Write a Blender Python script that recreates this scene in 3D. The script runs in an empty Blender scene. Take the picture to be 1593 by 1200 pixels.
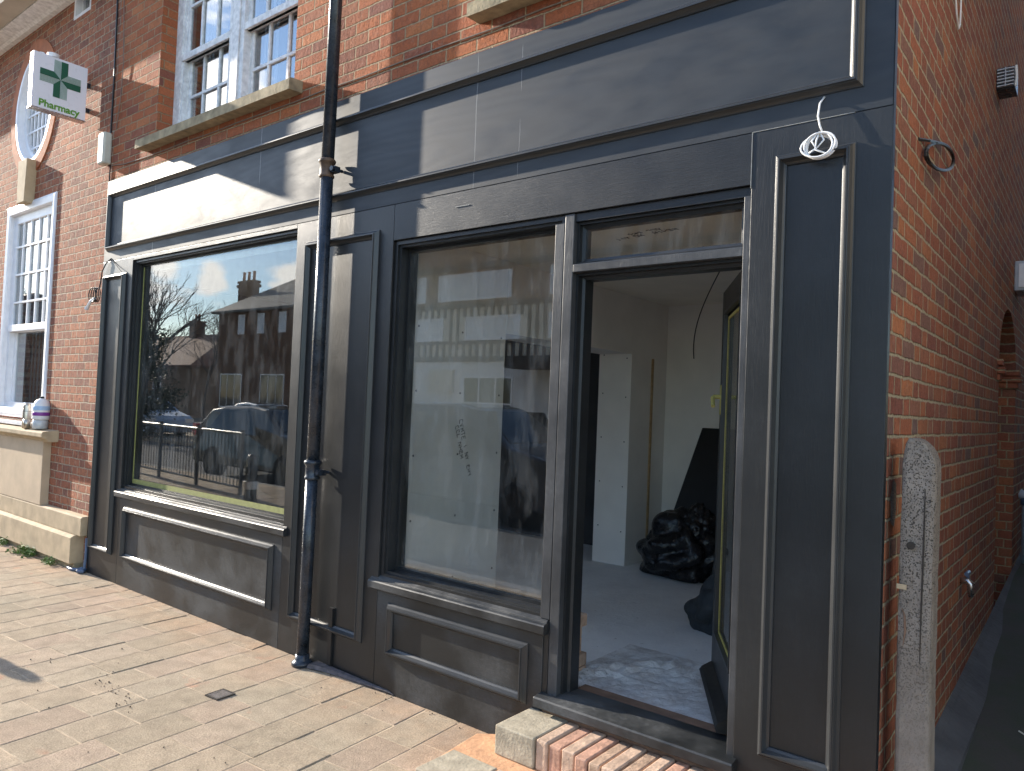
import bpy, bmesh, math, random
from mathutils import Vector, Matrix
rad = math.radians
random.seed(7)
scn = bpy.context.scene
COL = scn.collection

# ------------------------------------------------------------------ camera
cam_d = bpy.data.cameras.new("camera")
cam = bpy.data.objects.new("camera", cam_d)
COL.objects.link(cam)
cam.matrix_world = (Matrix.Translation((0.615, -2.9, 1.63)) @ Matrix.Rotation(0.67423, 4, 'Z')
                    @ Matrix.Rotation(math.pi/2 + 0.027395, 4, 'X') @ Matrix.Rotation(0.040875, 4, 'Z'))
cam_d.sensor_width = 36
cam_d.lens = 36*1161.07/1593
cam_d.clip_start = 0.05
cam_d.clip_end = 2000
scn.camera = cam

# ------------------------------------------------------------------ sun, sky, exposure
TRAVEL = Vector((1.0, 0.14, -0.356)).normalized()
sun_d = bpy.data.lights.new("sun", 'SUN')
sun_d.energy = 4.1
sun_d.angle = rad(0.5)
sun_d.color = (1.0, 0.90, 0.76)
sun = bpy.data.objects.new("sun", sun_d)
COL.objects.link(sun)
sun.rotation_euler = TRAVEL.to_track_quat('-Z', 'Y').to_euler()
sun.location = (-20, -5, 12)

world = bpy.data.worlds.new("World")
scn.world = world
world.use_nodes = True
wt = world.node_tree
wn = wt.nodes
wl = wt.links
bg = wn["Background"]
CLOUDS = [((-0.863, -0.482, 0.140), 0.028), ((-0.802, -0.568, 0.136), 0.055), ((-0.888, -0.432, 0.150), 0.03), ((-0.820, -0.452, 0.350), 0.08), ((-0.92, -0.36, 0.12), 0.12), ((-0.76, -0.50, 0.30), 0.05)]
sky = wn.new("ShaderNodeTexSky")
sky.sky_type = 'NISHITA'
sky.sun_disc = False
sky.sun_elevation = math.asin(-TRAVEL.z)
sky.sun_rotation = math.atan2(-TRAVEL.x, -TRAVEL.y)
sky.air_density = 1.0
sky.dust_density = 0.2
sky.ozone_density = 2.0
tc = wn.new("ShaderNodeTexCoord")
mp = wn.new("ShaderNodeMapping")
mp.inputs['Scale'].default_value = (1.0, 1.0, 2.6)
mp.inputs['Location'].default_value = (0.35, 0.9, 0.1)
cn = wn.new("ShaderNodeTexNoise")
cn.inputs['Scale'].default_value = 3.4
cn.inputs['Detail'].default_value = 9
cn.inputs['Roughness'].default_value = 0.6
cr = wn.new("ShaderNodeValToRGB")
cr.color_ramp.elements[0].position = 0.56
cr.color_ramp.elements[1].position = 0.64
cm = wn.new("ShaderNodeMix")
cm.data_type = 'RGBA'
cm.inputs[7].default_value = (10, 9.8, 9.5, 1)
wl.new(tc.outputs['Generated'], mp.inputs['Vector'])
wl.new(mp.outputs[0], cn.inputs['Vector'])
wl.new(cn.outputs['Fac'], cr.inputs['Fac'])
nrm = wn.new("ShaderNodeVectorMath")
nrm.operation = 'NORMALIZE'
wl.new(tc.outputs['Generated'], nrm.inputs[0])
def wmath(op, a, b, clamp=False):
    m_ = wn.new("ShaderNodeMath")
    m_.operation = op
    m_.use_clamp = clamp
    for i_, v_ in enumerate((a, b)):
        if isinstance(v_, (int, float)): m_.inputs[i_].default_value = v_
        else: wl.new(v_, m_.inputs[i_])
    return m_.outputs[0]
fine = wn.new("ShaderNodeTexNoise")
fine.inputs['Scale'].default_value = 11
fine.inputs['Detail'].default_value = 8
fine.inputs['Roughness'].default_value = 0.62
wl.new(mp.outputs[0], fine.inputs['Vector'])
acc = cr.outputs['Color']
for cdir, crad in CLOUDS:
    ds = wn.new("ShaderNodeVectorMath")
    ds.operation = 'DISTANCE'
    wl.new(nrm.outputs[0], ds.inputs[0])
    ds.inputs[1].default_value = Vector(cdir).normalized()
    g_ = wmath('SUBTRACT', 1.0, wmath('DIVIDE', ds.outputs['Value'], crad))
    g_ = wmath('ADD', g_, wmath('MULTIPLY', wmath('SUBTRACT', fine.outputs['Fac'], 0.5), 1.6))
    acc = wmath('MAXIMUM', acc, wmath('MULTIPLY', wmath('SUBTRACT', g_, 0.25), 3.5, True))
wl.new(acc, cm.inputs[0])
tn = wn.new("ShaderNodeMix")
tn.data_type = 'RGBA'
tn.blend_type = 'MULTIPLY'
tn.inputs[0].default_value = 1.0
tn.inputs[7].default_value = (0.92, 0.97, 1.04, 1)
wl.new(sky.outputs[0], tn.inputs[6])
wl.new(tn.outputs[2], cm.inputs[6])
wl.new(cm.outputs[2], bg.inputs['Color'])
bg.inputs['Strength'].default_value = 0.15

scn.view_settings.view_transform = 'Standard'
scn.view_settings.look = 'None'
scn.view_settings.gamma = 1.0
scn.view_settings.use_curve_mapping = False
scn.view_settings.exposure = 1.45
scn.render.engine = 'CYCLES'
scn.cycles.max_bounces = 9
scn.cycles.diffuse_bounces = 5
scn.cycles.glossy_bounces = 5
scn.cycles.transparent_max_bounces = 16
scn.cycles.sample_clamp_indirect = 6

# ------------------------------------------------------------------ materials
class N:
    """small helper round a material's node tree"""
    def __init__(s, name):
        s.m = bpy.data.materials.new(name)
        s.m.use_nodes = True
        s.t = s.m.node_tree
        s.b = s.t.nodes["Principled BSDF"]
        s.geo = s.t.nodes.new("ShaderNodeNewGeometry")
        s.tc = s.t.nodes.new("ShaderNodeTexCoord")
    def link(s, a, b):
        s.t.links.new(a, b)
    def math(s, op, a, b=None, c=None, clamp=False):
        n = s.t.nodes.new("ShaderNodeMath")
        n.operation = op
        n.use_clamp = clamp
        for i, v in enumerate((a, b, c)):
            if v is None: continue
            if isinstance(v, (int, float)): n.inputs[i].default_value = v
            else: s.link(v, n.inputs[i])
        return n.outputs[0]
    def sep(s, v):
        n = s.t.nodes.new("ShaderNodeSeparateXYZ")
        s.link(v, n.inputs[0])
        return n.outputs
    def comb(s, x, y, z=0.0):
        n = s.t.nodes.new("ShaderNodeCombineXYZ")
        for i, v in enumerate((x, y, z)):
            if isinstance(v, (int, float)): n.inputs[i].default_value = v
            else: s.link(v, n.inputs[i])
        return n.outputs[0]
    def noise(s, scale, detail=4, rough=0.55, vec=None, stretch=None, dist=0.0):
        n = s.t.nodes.new("ShaderNodeTexNoise")
        n.inputs['Scale'].default_value = scale
        n.inputs['Detail'].default_value = detail
        n.inputs['Roughness'].default_value = rough
        n.inputs['Distortion'].default_value = dist
        v = vec if vec is not None else s.geo.outputs['Position']
        if stretch:
            k = s.t.nodes.new("ShaderNodeMapping")
            k.inputs['Scale'].default_value = stretch
            s.link(v, k.inputs[0])
            v = k.outputs[0]
        s.link(v, n.inputs['Vector'])
        return n.outputs['Fac']
    def white(s, vec):
        n = s.t.nodes.new("ShaderNodeTexWhiteNoise")
        n.noise_dimensions = '3D'
        s.link(vec, n.inputs['Vector'])
        return n.outputs['Value']
    def ramp(s, fac, stops):
        n = s.t.nodes.new("ShaderNodeValToRGB")
        e = n.color_ramp.elements
        while len(e) < len(stops): e.new(0.5)
        for i, (p, c) in enumerate(stops):
            e[i].position = p
            e[i].color = (*c, 1) if isinstance(c, (tuple, list)) else (c, c, c, 1)
        s.link(fac, n.inputs[0])
        return n.outputs[0]
    def mix(s, fac, a, b, mode='MIX'):
        n = s.t.nodes.new("ShaderNodeMix")
        n.data_type = 'RGBA'
        n.blend_type = mode
        for i, v in ((0, fac), (6, a), (7, b)):
            if isinstance(v, (int, float)):
                n.inputs[i].default_value = v if i == 0 else (v, v, v, 1)
            elif isinstance(v, (tuple, list)): n.inputs[i].default_value = (*v, 1)
            else: s.link(v, n.inputs[i])
        return n.outputs[2]
    def bump(s, h, dist, strength=1.0, normal=None):
        n = s.t.nodes.new("ShaderNodeBump")
        n.inputs['Strength'].default_value = strength
        n.inputs['Distance'].default_value = dist
        s.link(h, n.inputs['Height'])
        if normal is not None: s.link(normal, n.inputs['Normal'])
        return n.outputs[0]
    def out(s, color=None, rough=None, normal=None, spec=None, metal=None):
        for k, v in (('Base Color', color), ('Roughness', rough), ('Normal', normal), ('Specular IOR Level', spec), ('Metallic', metal)):
            if v is None: continue
            if isinstance(v, (int, float)): s.b.inputs[k].default_value = v
            elif isinstance(v, (tuple, list)): s.b.inputs[k].default_value = (*v, 1)
            else: s.link(v, s.b.inputs[k])
        return s.m

def simple(name, col, rough=0.6, var=0.12, scale=9, bumpd=0.0, bscale=60, metal=0.0, spec=0.5):
    n = N(name)
    f = n.noise(scale, 5)
    c = n.mix(n.ramp(f, [(0.3, 0.0), (0.7, 1.0)]), tuple(x*(1-var) for x in col), tuple(min(1, x*(1+var)) for x in col))
    nm = n.bump(n.noise(bscale, 5), bumpd) if bumpd else None
    r = n.math('MULTIPLY_ADD', n.noise(scale*2.3, 4), 0.2, rough-0.1)
    return n.out(c, r, nm, spec, metal)

def brick_mat(name, axis, tones, mortar, flemish=True, rough_bump=0.006, h=0.075, L=0.225, wob=0.004, soot=0.25, mw=0.0045, pits=0.0):
    n = N(name)
    P = n.sep(n.geo.outputs['Position'])
    u0 = P[0] if axis == 'x' else P[1]
    w1 = n.math('MULTIPLY_ADD', n.noise(9, 3), wob*2.4, -wob*1.2)
    w2 = n.math('MULTIPLY_ADD', n.noise(31, 2), wob*1.6, -wob*0.8)
    u = n.math('ADD', n.math('ADD', u0, 60.0), w1)
    v = n.math('ADD', n.math('ADD', P[2], 3.0), n.math('ADD', w1, w2))
    per = L*1.5 if flemish else L
    rv = n.math('DIVIDE', v, h)
    row = n.math('FLOOR', rv)
    fv = n.math('FRACT', rv)
    ru = n.math('ADD', n.math('DIVIDE', u, per), n.math('MULTIPLY', n.math('MODULO', row, 2.0), 0.5))
    jit = n.math('MULTIPLY', n.white(n.comb(row, 3.0, 1.0)), 0.06)
    ru = n.math('ADD', ru, jit)
    col = n.math('FLOOR', ru)
    pf = n.math('FRACT', ru)
    if flemish:
        seg = n.math('GREATER_THAN', pf, 2/3)
        a0 = n.math('MULTIPLY', pf, 1.5)
        a1 = n.math('MULTIPLY', n.math('SUBTRACT', pf, 2/3), 3.0)
        a = n.math('ADD', n.math('MULTIPLY', a0, n.math('SUBTRACT', 1.0, seg)), n.math('MULTIPLY', a1, seg))
        ln = n.math('MULTIPLY_ADD', seg, -L/2, L)
        cid = n.math('MULTIPLY_ADD', col, 2.0, seg)
    else:
        a, ln, cid = pf, L, col
    du = n.math('MULTIPLY', n.math('MINIMUM', a, n.math('SUBTRACT', 1.0, a)), ln)
    dv = n.math('MULTIPLY', n.math('MINIMUM', fv, n.math('SUBTRACT', 1.0, fv)), h)
    d = n.math('MINIMUM', du, dv)
    d = n.math('ADD', d, n.math('MULTIPLY_ADD', n.noise(120, 3), 0.005, -0.0025))
    face = n.math('MULTIPLY', n.math('SUBTRACT', d, mw-0.0015), 1/0.004, clamp=True)
    rnd = n.white(n.comb(cid, row, 5.0))
    rnd2 = n.white(n.comb(cid, row, 9.0))
    k = len(tones)
    c = n.ramp(rnd, [((i+0.5)/k, t) for i, t in enumerate(tones)])
    c = n.mix(n.math('MULTIPLY', rnd2, 0.25), c, tones[0])
    grain = n.noise(75, 6, 0.7)
    c = n.mix(0.55, c, n.mix(1.0, c, n.ramp(grain, [(0.3, 0.55), (0.7, 1.35)]), 'MULTIPLY'))
    if pits:
        pt = n.ramp(n.noise(34, 6, 0.72, stretch=(1.5, 1.5, 0.6)), [(0.38, 1.0), (0.47, 0.0)])
        c = n.mix(n.math('MULTIPLY', pt, pits), c, (0.10, 0.065, 0.05))
        lt = n.ramp(n.noise(19, 6, 0.7), [(0.55, 0.0), (0.72, 1.0)])
        c = n.mix(n.math('MULTIPLY', lt, pits*0.6), c, (0.62, 0.42, 0.30))
    big = n.ramp(n.noise(1.3, 5, 0.6), [(0.35, 0.0), (0.75, 1.0)])
    c = n.mix(n.math('MULTIPLY', big, soot), c, tuple(0.35*x for x in tones[0]))
    mc = n.mix(1.0, mortar, n.ramp(n.noise(40, 5, 0.7), [(0.3, 0.6), (0.7, 1.25)]), 'MULTIPLY')
    cc = n.mix(face, mc, c)
    pitv = n.ramp(n.noise(38, 5, 0.7, stretch=(1, 1, 0.55)), [(0.38, 0.0), (0.52, 1.0)])
    hgt = n.math('ADD', n.math('ADD', face, n.math('MULTIPLY', grain, 0.5)), n.math('MULTIPLY_ADD', n.noise(24, 3), 0.5, n.math('MULTIPLY', pitv, 0.35)))
    nm = n.bump(hgt, rough_bump)
    return n.out(cc, 0.88, nm, 0.25)

RED = [(0.41, 0.122, 0.05), (0.50, 0.16, 0.06), (0.32, 0.095, 0.05), (0.56, 0.20, 0.078), (0.22, 0.085, 0.065), (0.45, 0.14, 0.06)]
ORANGE = [(0.43, 0.145, 0.07), (0.32, 0.105, 0.065), (0.52, 0.20, 0.085), (0.25, 0.09, 0.065), (0.39, 0.13, 0.075), (0.17, 0.125, 0.115), (0.46, 0.16, 0.075)]
PINK = [(0.42, 0.155, 0.085), (0.50, 0.20, 0.105), (0.33, 0.12, 0.075), (0.40, 0.145, 0.075), (0.27, 0.12, 0.085)]
M = {}
M['brick_front'] = brick_mat('red stretcher brick', 'x', RED, (0.46, 0.33, 0.20), flemish=False, rough_bump=0.010, pits=0.35)
M['brick_front_side'] = brick_mat('red brick return', 'y', RED, (0.36, 0.23, 0.13), flemish=False)
M['brick_pharm'] = brick_mat('weathered pink brick', 'x', PINK, (0.58, 0.46, 0.33), rough_bump=0.014, wob=0.006, soot=0.15, pits=0.75)
M['brick_side'] = brick_mat('orange flemish brick', 'y', ORANGE, (0.46, 0.38, 0.25), rough_bump=0.010, wob=0.008, soot=0.5, mw=0.0055, pits=0.4)
M['brick_side_x'] = brick_mat('orange brick cross', 'x', ORANGE, (0.42, 0.33, 0.20), soot=0.35)
M['brick_far'] = brick_mat('brown far brick', 'x', [(0.20, 0.10, 0.06), (0.16, 0.08, 0.05), (0.24, 0.13, 0.08)], (0.25, 0.2, 0.15), soot=0.3)

def paint_mat(name, base, rough=0.36, grain_axis=(2.0, 30, 30), dusty=0.35, grain=0.0007):
    n = N(name)
    g = n.noise(6, 6, 0.65, stretch=grain_axis, dist=1.2)
    g2 = n.noise(70, 4, 0.6, stretch=(0.25, 1, 1) if grain_axis[0] < grain_axis[2] else (1, 1, 0.2))
    blot = n.ramp(n.noise(2.1, 6, 0.6), [(0.42, 0.0), (0.72, 1.0)])
    fine = n.ramp(n.noise(48, 6, 0.75), [(0.45, 0.0), (0.8, 1.0)])
    dust = n.math('MULTIPLY', n.math('MULTIPLY_ADD', fine, 0.6, 0.4), n.math('MULTIPLY', blot, dusty))
    c = n.mix(dust, base, tuple(x*2.3+0.045 for x in base))
    c = n.mix(n.ramp(g, [(0.35, 0.0), (0.7, 0.35)]), c, tuple(x*0.6 for x in base))
    r = n.math('ADD', n.math('MULTIPLY_ADD', n.noise(3.3, 5), 0.18, rough-0.09), n.math('MULTIPLY', dust, 0.35))
    h = n.math('ADD', g, n.math('MULTIPLY', g2, 0.5))
    nm = n.bump(h, grain)
    return n.out(c, r, nm, 0.5)

def fascia_mat():
    """painted plywood: broad cathedral figure showing through the paint"""
    n = N('painted plywood fascia')
    w = n.t.nodes.new("ShaderNodeTexWave")
    w.wave_type = 'RINGS'
    w.rings_direction = 'Y'
    mpp = n.t.nodes.new("ShaderNodeMapping")
    mpp.inputs['Scale'].default_value = (0.32, 1, 2.2)
    mpp.inputs['Location'].default_value = (0.9, 0, -6.6)
    n.link(n.geo.outputs['Position'], mpp.inputs[0])
    n.link(mpp.outputs[0], w.inputs['Vector'])
    w.inputs['Scale'].default_value = 3.2
    w.inputs['Distortion'].default_value = 11
    w.inputs['Detail'].default_value = 3
    w.inputs['Detail Scale'].default_value = 0.7
    fib = n.noise(90, 4, 0.6, stretch=(0.12, 1, 1))
    blot = n.ramp(n.noise(1.6, 6, 0.62, stretch=(0.7, 1, 1.3)), [(0.4, 0.0), (0.7, 1.0)])
    P = n.sep(n.geo.outputs['Position'])
    base = (0.022, 0.028, 0.036)
    c = n.mix(n.math('MULTIPLY', blot, 0.35), base, (0.075, 0.08, 0.085))
    c = n.mix(n.math('MULTIPLY', w.outputs['Fac'], 0.16), c, (0.08, 0.085, 0.09))
    # board joints and filler streaks on the board itself
    j = None
    for x, wd in ((-5.55, 0.012), (-4.03, 0.006), (-2.02, 0.005), (-1.72, 0.003)):
        d = n.math('ABSOLUTE', n.math('ADD', n.math('SUBTRACT', P[0], x), n.math('MULTIPLY_ADD', n.noise(5, 3), 0.02, -0.01)))
        q = n.math('LESS_THAN', d, wd/2)
        j = q if j is None else n.math('MAXIMUM', j, q)
    brk = n.ramp(n.noise(3.1, 3), [(0.42, 0.0), (0.5, 1.0)])
    c = n.mix(n.math('MULTIPLY', n.math('MULTIPLY', j, brk), 0.55), c, (0.34, 0.34, 0.33))
    smear = n.ramp(n.noise(5.5, 7, 0.7, stretch=(0.6, 1, 1.6), dist=0.6), [(0.38, 0.0), (0.66, 1.0)])
    c = n.mix(n.math('MULTIPLY', smear, 0.25), c, (0.06, 0.062, 0.066))
    r = n.math('ADD', n.math('MULTIPLY_ADD', smear, 0.13, 0.40), n.math('MULTIPLY', blot, 0.12))
    h = n.math('ADD', n.math('MULTIPLY', w.outputs['Fac'], 0.7), n.math('MULTIPLY', fib, 0.8))
    nm = n.bump(h, 0.00022)
    return n.out(c, r, nm, 0.30)

DARK = (0.0115, 0.013, 0.0145)
M['paint'] = paint_mat('anthracite painted timber', DARK)
M['paint_v'] = paint_mat('anthracite painted upright', DARK, grain_axis=(30, 30, 1.6))
M['paint_dusty'] = paint_mat('dusty anthracite timber', (0.014, 0.0155, 0.0165), rough=0.36, dusty=1.8)
M['paint_gloss'] = paint_mat('smooth anthracite moulding', (0.026, 0.028, 0.030), rough=0.33, dusty=0.2, grain=0.0003)
M['frame_pale'] = paint_mat('paler anthracite post', (0.036, 0.038, 0.041), rough=0.36, grain_axis=(30, 30, 1.6), dusty=1.0)  # paler tone of the frame paint for posts, jamb and transom rail
M['fascia'] = fascia_mat()
M['seam'] = simple('filled joint', (0.34, 0.34, 0.32), 0.7, 0.3, 40)
M['iron'] = simple('blackened cast iron', (0.018, 0.025, 0.036), 0.28, 0.5, 14, 0.0012, 70)
M['rust'] = simple('rusty collar', (0.10, 0.06, 0.035), 0.6, 0.5, 30, 0.001, 90)
M['white_paint'] = simple('white gloss paint', (0.78, 0.78, 0.80), 0.35, 0.06, 12, 0.0006, 60)
M['white_worn'] = simple('flaking white paint', (0.74, 0.73, 0.71), 0.55, 0.22, 22, 0.002, 45)
M['stone'] = simple('buff stone', (0.44, 0.34, 0.215), 0.85, 0.2, 7, 0.002, 70)
M['stone_dark'] = simple('weathered sill stone', (0.34, 0.27, 0.165), 0.9, 0.35, 12, 0.004, 50)
M['render'] = simple('buff render panel', (0.50, 0.385, 0.26), 0.8, 0.12, 4, 0.001, 60)
M['terracotta'] = simple('rubbed orange brick', (0.42, 0.15, 0.07), 0.85, 0.2, 10, 0.002, 50)
M['soffit'] = simple('cream soffit', (0.50, 0.44, 0.35), 0.7, 0.1, 5)
M['plaster'] = simple('raw plasterboard', (0.86, 0.81, 0.75), 0.8, 0.05, 3)
M['ceiling'] = simple('plasterboard ceiling', (0.84, 0.77, 0.67), 0.85, 0.06, 3)
M['wood'] = simple('bare softwood', (0.46, 0.30, 0.15), 0.7, 0.2, 20)
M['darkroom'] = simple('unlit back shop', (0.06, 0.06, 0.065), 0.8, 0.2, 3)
M['bag'] = simple('black refuse sack', (0.008, 0.008, 0.010), 0.25, 0.3, 20, 0.012, 17)
M['sack'] = simple('dark grey cloth', (0.030, 0.036, 0.042), 0.75, 0.3, 20, 0.004, 40)
M['blackboard'] = simple('black sheet material', (0.010, 0.011, 0.013), 0.5, 0.2, 6)
M['tape'] = simple('yellow masking tape', (0.46, 0.40, 0.12), 0.6, 0.15, 30)
M['tape_green'] = simple('yellow green tape', (0.28, 0.28, 0.09), 0.6, 0.15, 30)
M['brass'] = simple('brass', (0.60, 0.43, 0.15), 0.3, 0.1, 20, metal=1.0)
M['steel'] = simple('brushed steel', (0.55, 0.55, 0.56), 0.28, 0.1, 20, metal=1.0)
M['flask'] = simple('brushed flask metal', (0.52, 0.46, 0.38), 0.32, 0.1, 30, metal=0.9)
M['white_plastic'] = simple('white plastic', (0.78, 0.78, 0.78), 0.4, 0.04, 20)
M['clear_cup'] = simple('clear plastic cup', (0.55, 0.56, 0.55), 0.2, 0.1, 20)
M['purple'] = simple('purple label', (0.22, 0.04, 0.28), 0.4, 0.1, 20)
M['pale_blue'] = simple('pale blue label', (0.38, 0.55, 0.75), 0.4, 0.1, 20)
M['cable_white'] = simple('white cable', (0.80, 0.80, 0.80), 0.35, 0.05, 20)
M['cable_black'] = simple('black cable', (0.012, 0.012, 0.012), 0.4, 0.2, 20)
M['cable_brown'] = simple('clipped grey cable', (0.20, 0.15, 0.11), 0.6, 0.2, 20)
M['box_cream'] = simple('cream junction box', (0.56, 0.55, 0.46), 0.5, 0.12, 15)
M['grey_metal'] = simple('grey metal box', (0.42, 0.45, 0.50), 0.4, 0.1, 12)
M['blue_plastic'] = simple('blue grey plastic', (0.10, 0.14, 0.22), 0.4, 0.2, 20)
M['sign_white'] = simple('sign face acrylic', (0.80, 0.80, 0.84), 0.3, 0.02, 5)
M['sign_green'] = simple('dark green vinyl', (0.010, 0.10, 0.055), 0.4, 0.05, 5)
M['sign_stripe'] = simple('grey green stripe vinyl', (0.20, 0.32, 0.26), 0.4, 0.05, 5)
M['sign_lime'] = simple('leaf green lettering', (0.10, 0.30, 0.02), 0.4, 0.05, 5)
M['ink'] = simple('marker ink', (0.02, 0.02, 0.02), 0.6, 0.1, 5)
M['leaf'] = simple('weed leaf', (0.10, 0.17, 0.035), 0.6, 0.5, 30)
M['asphalt'] = simple('asphalt', (0.085, 0.085, 0.088), 0.85, 0.25, 3, 0.003, 150)
M['kerb'] = simple('granite kerb', (0.30, 0.28, 0.26), 0.85, 0.2, 20, 0.002, 80)
M['far_ground'] = simple('verge', (0.10, 0.095, 0.075), 0.9, 0.3, 1)
M['bark'] = simple('bare bark', (0.07, 0.055, 0.045), 0.9, 0.3, 12)
M['slate'] = simple('slate roof', (0.13, 0.12, 0.11), 0.6, 0.2, 8, 0.01, 20)
M['tile_red'] = simple('red roof tile', (0.22, 0.10, 0.06), 0.8, 0.25, 8, 0.01, 20)
M['timber_dark'] = simple('dark timber', (0.06, 0.045, 0.035), 0.7, 0.2, 8)
M['cream_wall'] = simple('cream render', (0.62, 0.56, 0.45), 0.8, 0.08, 4)
M['tan_wall'] = simple('tan tile hanging', (0.26, 0.16, 0.10), 0.8, 0.2, 12, 0.008, 30)
M['white_wall'] = simple('white render', (0.70, 0.69, 0.67), 0.8, 0.05, 3)
M['curtain'] = simple('white blind', (0.75, 0.78, 0.80), 0.8, 0.08, 6)
M['debris'] = simple('dirt crumbs', (0.035, 0.028, 0.022), 0.9, 0.3, 30)
M['tyre'] = simple('tyre rubber', (0.015, 0.015, 0.015), 0.8, 0.2, 20)
M['quarry'] = simple('weathered grey tile', (0.37, 0.32, 0.235), 0.85, 0.25, 14, 0.003, 70)
M['step_red'] = simple('worn red step brick', (0.46, 0.26, 0.18), 0.85, 0.3, 16, 0.004, 60)
M['step_brown'] = simple('stained step brick', (0.40, 0.27, 0.185), 0.85, 0.35, 16, 0.004, 60)
M['step_buff'] = simple('mortar smeared step brick', (0.48, 0.335, 0.24), 0.85, 0.3, 16, 0.004, 60)
M['mortar'] = simple('orange mortar', (0.55, 0.30, 0.16), 0.9, 0.25, 12, 0.004, 50)
M['timber_raw'] = simple('rough brown batten', (0.17, 0.10, 0.065), 0.8, 0.3, 12, 0.002, 50)

def concrete_post_mat():
    n = N('lichened concrete')
    f = n.noise(6, 6, 0.65)
    c = n.mix(n.ramp(f, [(0.3, 0.0), (0.7, 1.0)]), (0.19, 0.16, 0.13), (0.29, 0.25, 0.21))
    pit = n.ramp(n.noise(190, 3, 0.6), [(0.38, 1.0), (0.44, 0.0)])
    P = n.sep(n.geo.outputs['Position'])
    hi = n.math('MULTIPLY', n.math('SUBTRACT', P[2], 0.55), 1.6, clamp=True)
    pit = n.math('MULTIPLY', pit, n.math('MULTIPLY_ADD', hi, 0.8, 0.15))
    c = n.mix(pit, c, (0.05, 0.045, 0.04))
    h = n.math('SUBTRACT', n.noise(30, 6, 0.7), n.math('MULTIPLY', pit, 0.8))
    return n.out(c, 0.92, n.bump(h, 0.006), 0.2)
M['post'] = concrete_post_mat()

def floor_mat():
    n = N('dusty screed')
    f = n.noise(2.2, 7, 0.65)
    c = n.mix(n.ramp(f, [(0.35, 0.0), (0.65, 1.0)]), (0.66, 0.65, 0.64), (0.78, 0.77, 0.75))
    sp = n.ramp(n.noise(38, 3, 0.6), [(0.27, 1.0), (0.31, 0.0)])
    c = n.mix(n.math('MULTIPLY', sp, 0.6), c, (0.10, 0.085, 0.075))
    return n.out(c, 0.75, n.bump(n.noise(18, 7, 0.7), 0.006), 0.3)
M['screed'] = floor_mat()

def rough_mortar():
    n = N('broken patch mortar')
    f = n.noise(7, 7, 0.7)
    c = n.mix(n.ramp(f, [(0.35, 0.0), (0.62, 1.0)]), (0.50, 0.46, 0.43), (0.80, 0.79, 0.77))
    crumb = n.ramp(n.noise(55, 4, 0.7), [(0.30, 1.0), (0.36, 0.0)])
    c = n.mix(n.math('MULTIPLY', crumb, 0.7), c, (0.08, 0.07, 0.065))
    return n.out(c, 0.9, n.bump(n.noise(28, 7, 0.75), 0.02), 0.2)
M['patch'] = rough_mortar()

def paver_mat():
    n = N('buff concrete pavers')
    at = n.t.nodes.new("ShaderNodeAttribute")
    at.attribute_name = 'tint'
    t = at.outputs['Fac']
    c = n.ramp(t, [(0.0, (0.40, 0.32, 0.23)), (0.3, (0.48, 0.375, 0.27)), (0.6, (0.43, 0.355, 0.26)), (0.85, (0.49, 0.37, 0.275)), (1.0, (0.41, 0.31, 0.23))])
    blot = n.ramp(n.noise(1.5, 6, 0.6), [(0.35, 0.0), (0.7, 1.0)])
    c = n.mix(n.math('MULTIPLY', blot, 0.5), c, (0.285, 0.25, 0.18))
    P = n.sep(n.geo.outputs['Position'])
    # brick dust trodden along the foot of the shopfront
    near = n.math('MULTIPLY', n.math('ADD', P[1], 0.55), 2.2, clamp=True)
    nz = n.ramp(n.noise(2.6, 5, 0.65), [(0.35, 0.0), (0.65, 1.0)])
    c = n.mix(n.math('MULTIPLY', n.math('MULTIPLY', near, nz), 0.6), c, (0.46, 0.29, 0.175))
    red = n.ramp(n.noise(3.4, 4, 0.5, stretch=(1, 1.2, 1)), [(0.68, 0.0), (0.76, 1.0)])
    c = n.mix(n.math('MULTIPLY', red, 0.5), c, (0.50, 0.20, 0.12))
    agg = n.noise(130, 6, 0.8)
    c = n.mix(0.9, c, n.mix(1.0, c, n.ramp(agg, [(0.32, 0.5), (0.68, 1.45)]), 'MULTIPLY'))
    st = n.ramp(n.noise(9, 7, 0.7), [(0.3, 0.72), (0.6, 1.08)])
    c = n.mix(0.8, c, n.mix(1.0, c, st, 'MULTIPLY'))
    h = n.math('ADD', agg, n.math('MULTIPLY', n.noise(45, 4), 0.6))
    return n.out(c, 0.93, n.bump(h, 0.005), 0.15)
M['paver'] = paver_mat()
M['sand'] = simple('sandy joint', (0.45, 0.35, 0.24), 0.95, 0.35, 8, 0.003, 90)

def alley_mat():
    n = N('mossy alley tarmac')
    f = n.ramp(n.noise(2.4, 6, 0.65), [(0.4, 0.0), (0.65, 1.0)])
    c = n.mix(f, (0.085, 0.08, 0.072), (0.065, 0.08, 0.052))
    return n.out(c, 0.9, n.bump(n.noise(60, 6, 0.7), 0.008), 0.2)
M['alley'] = alley_mat()

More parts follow.
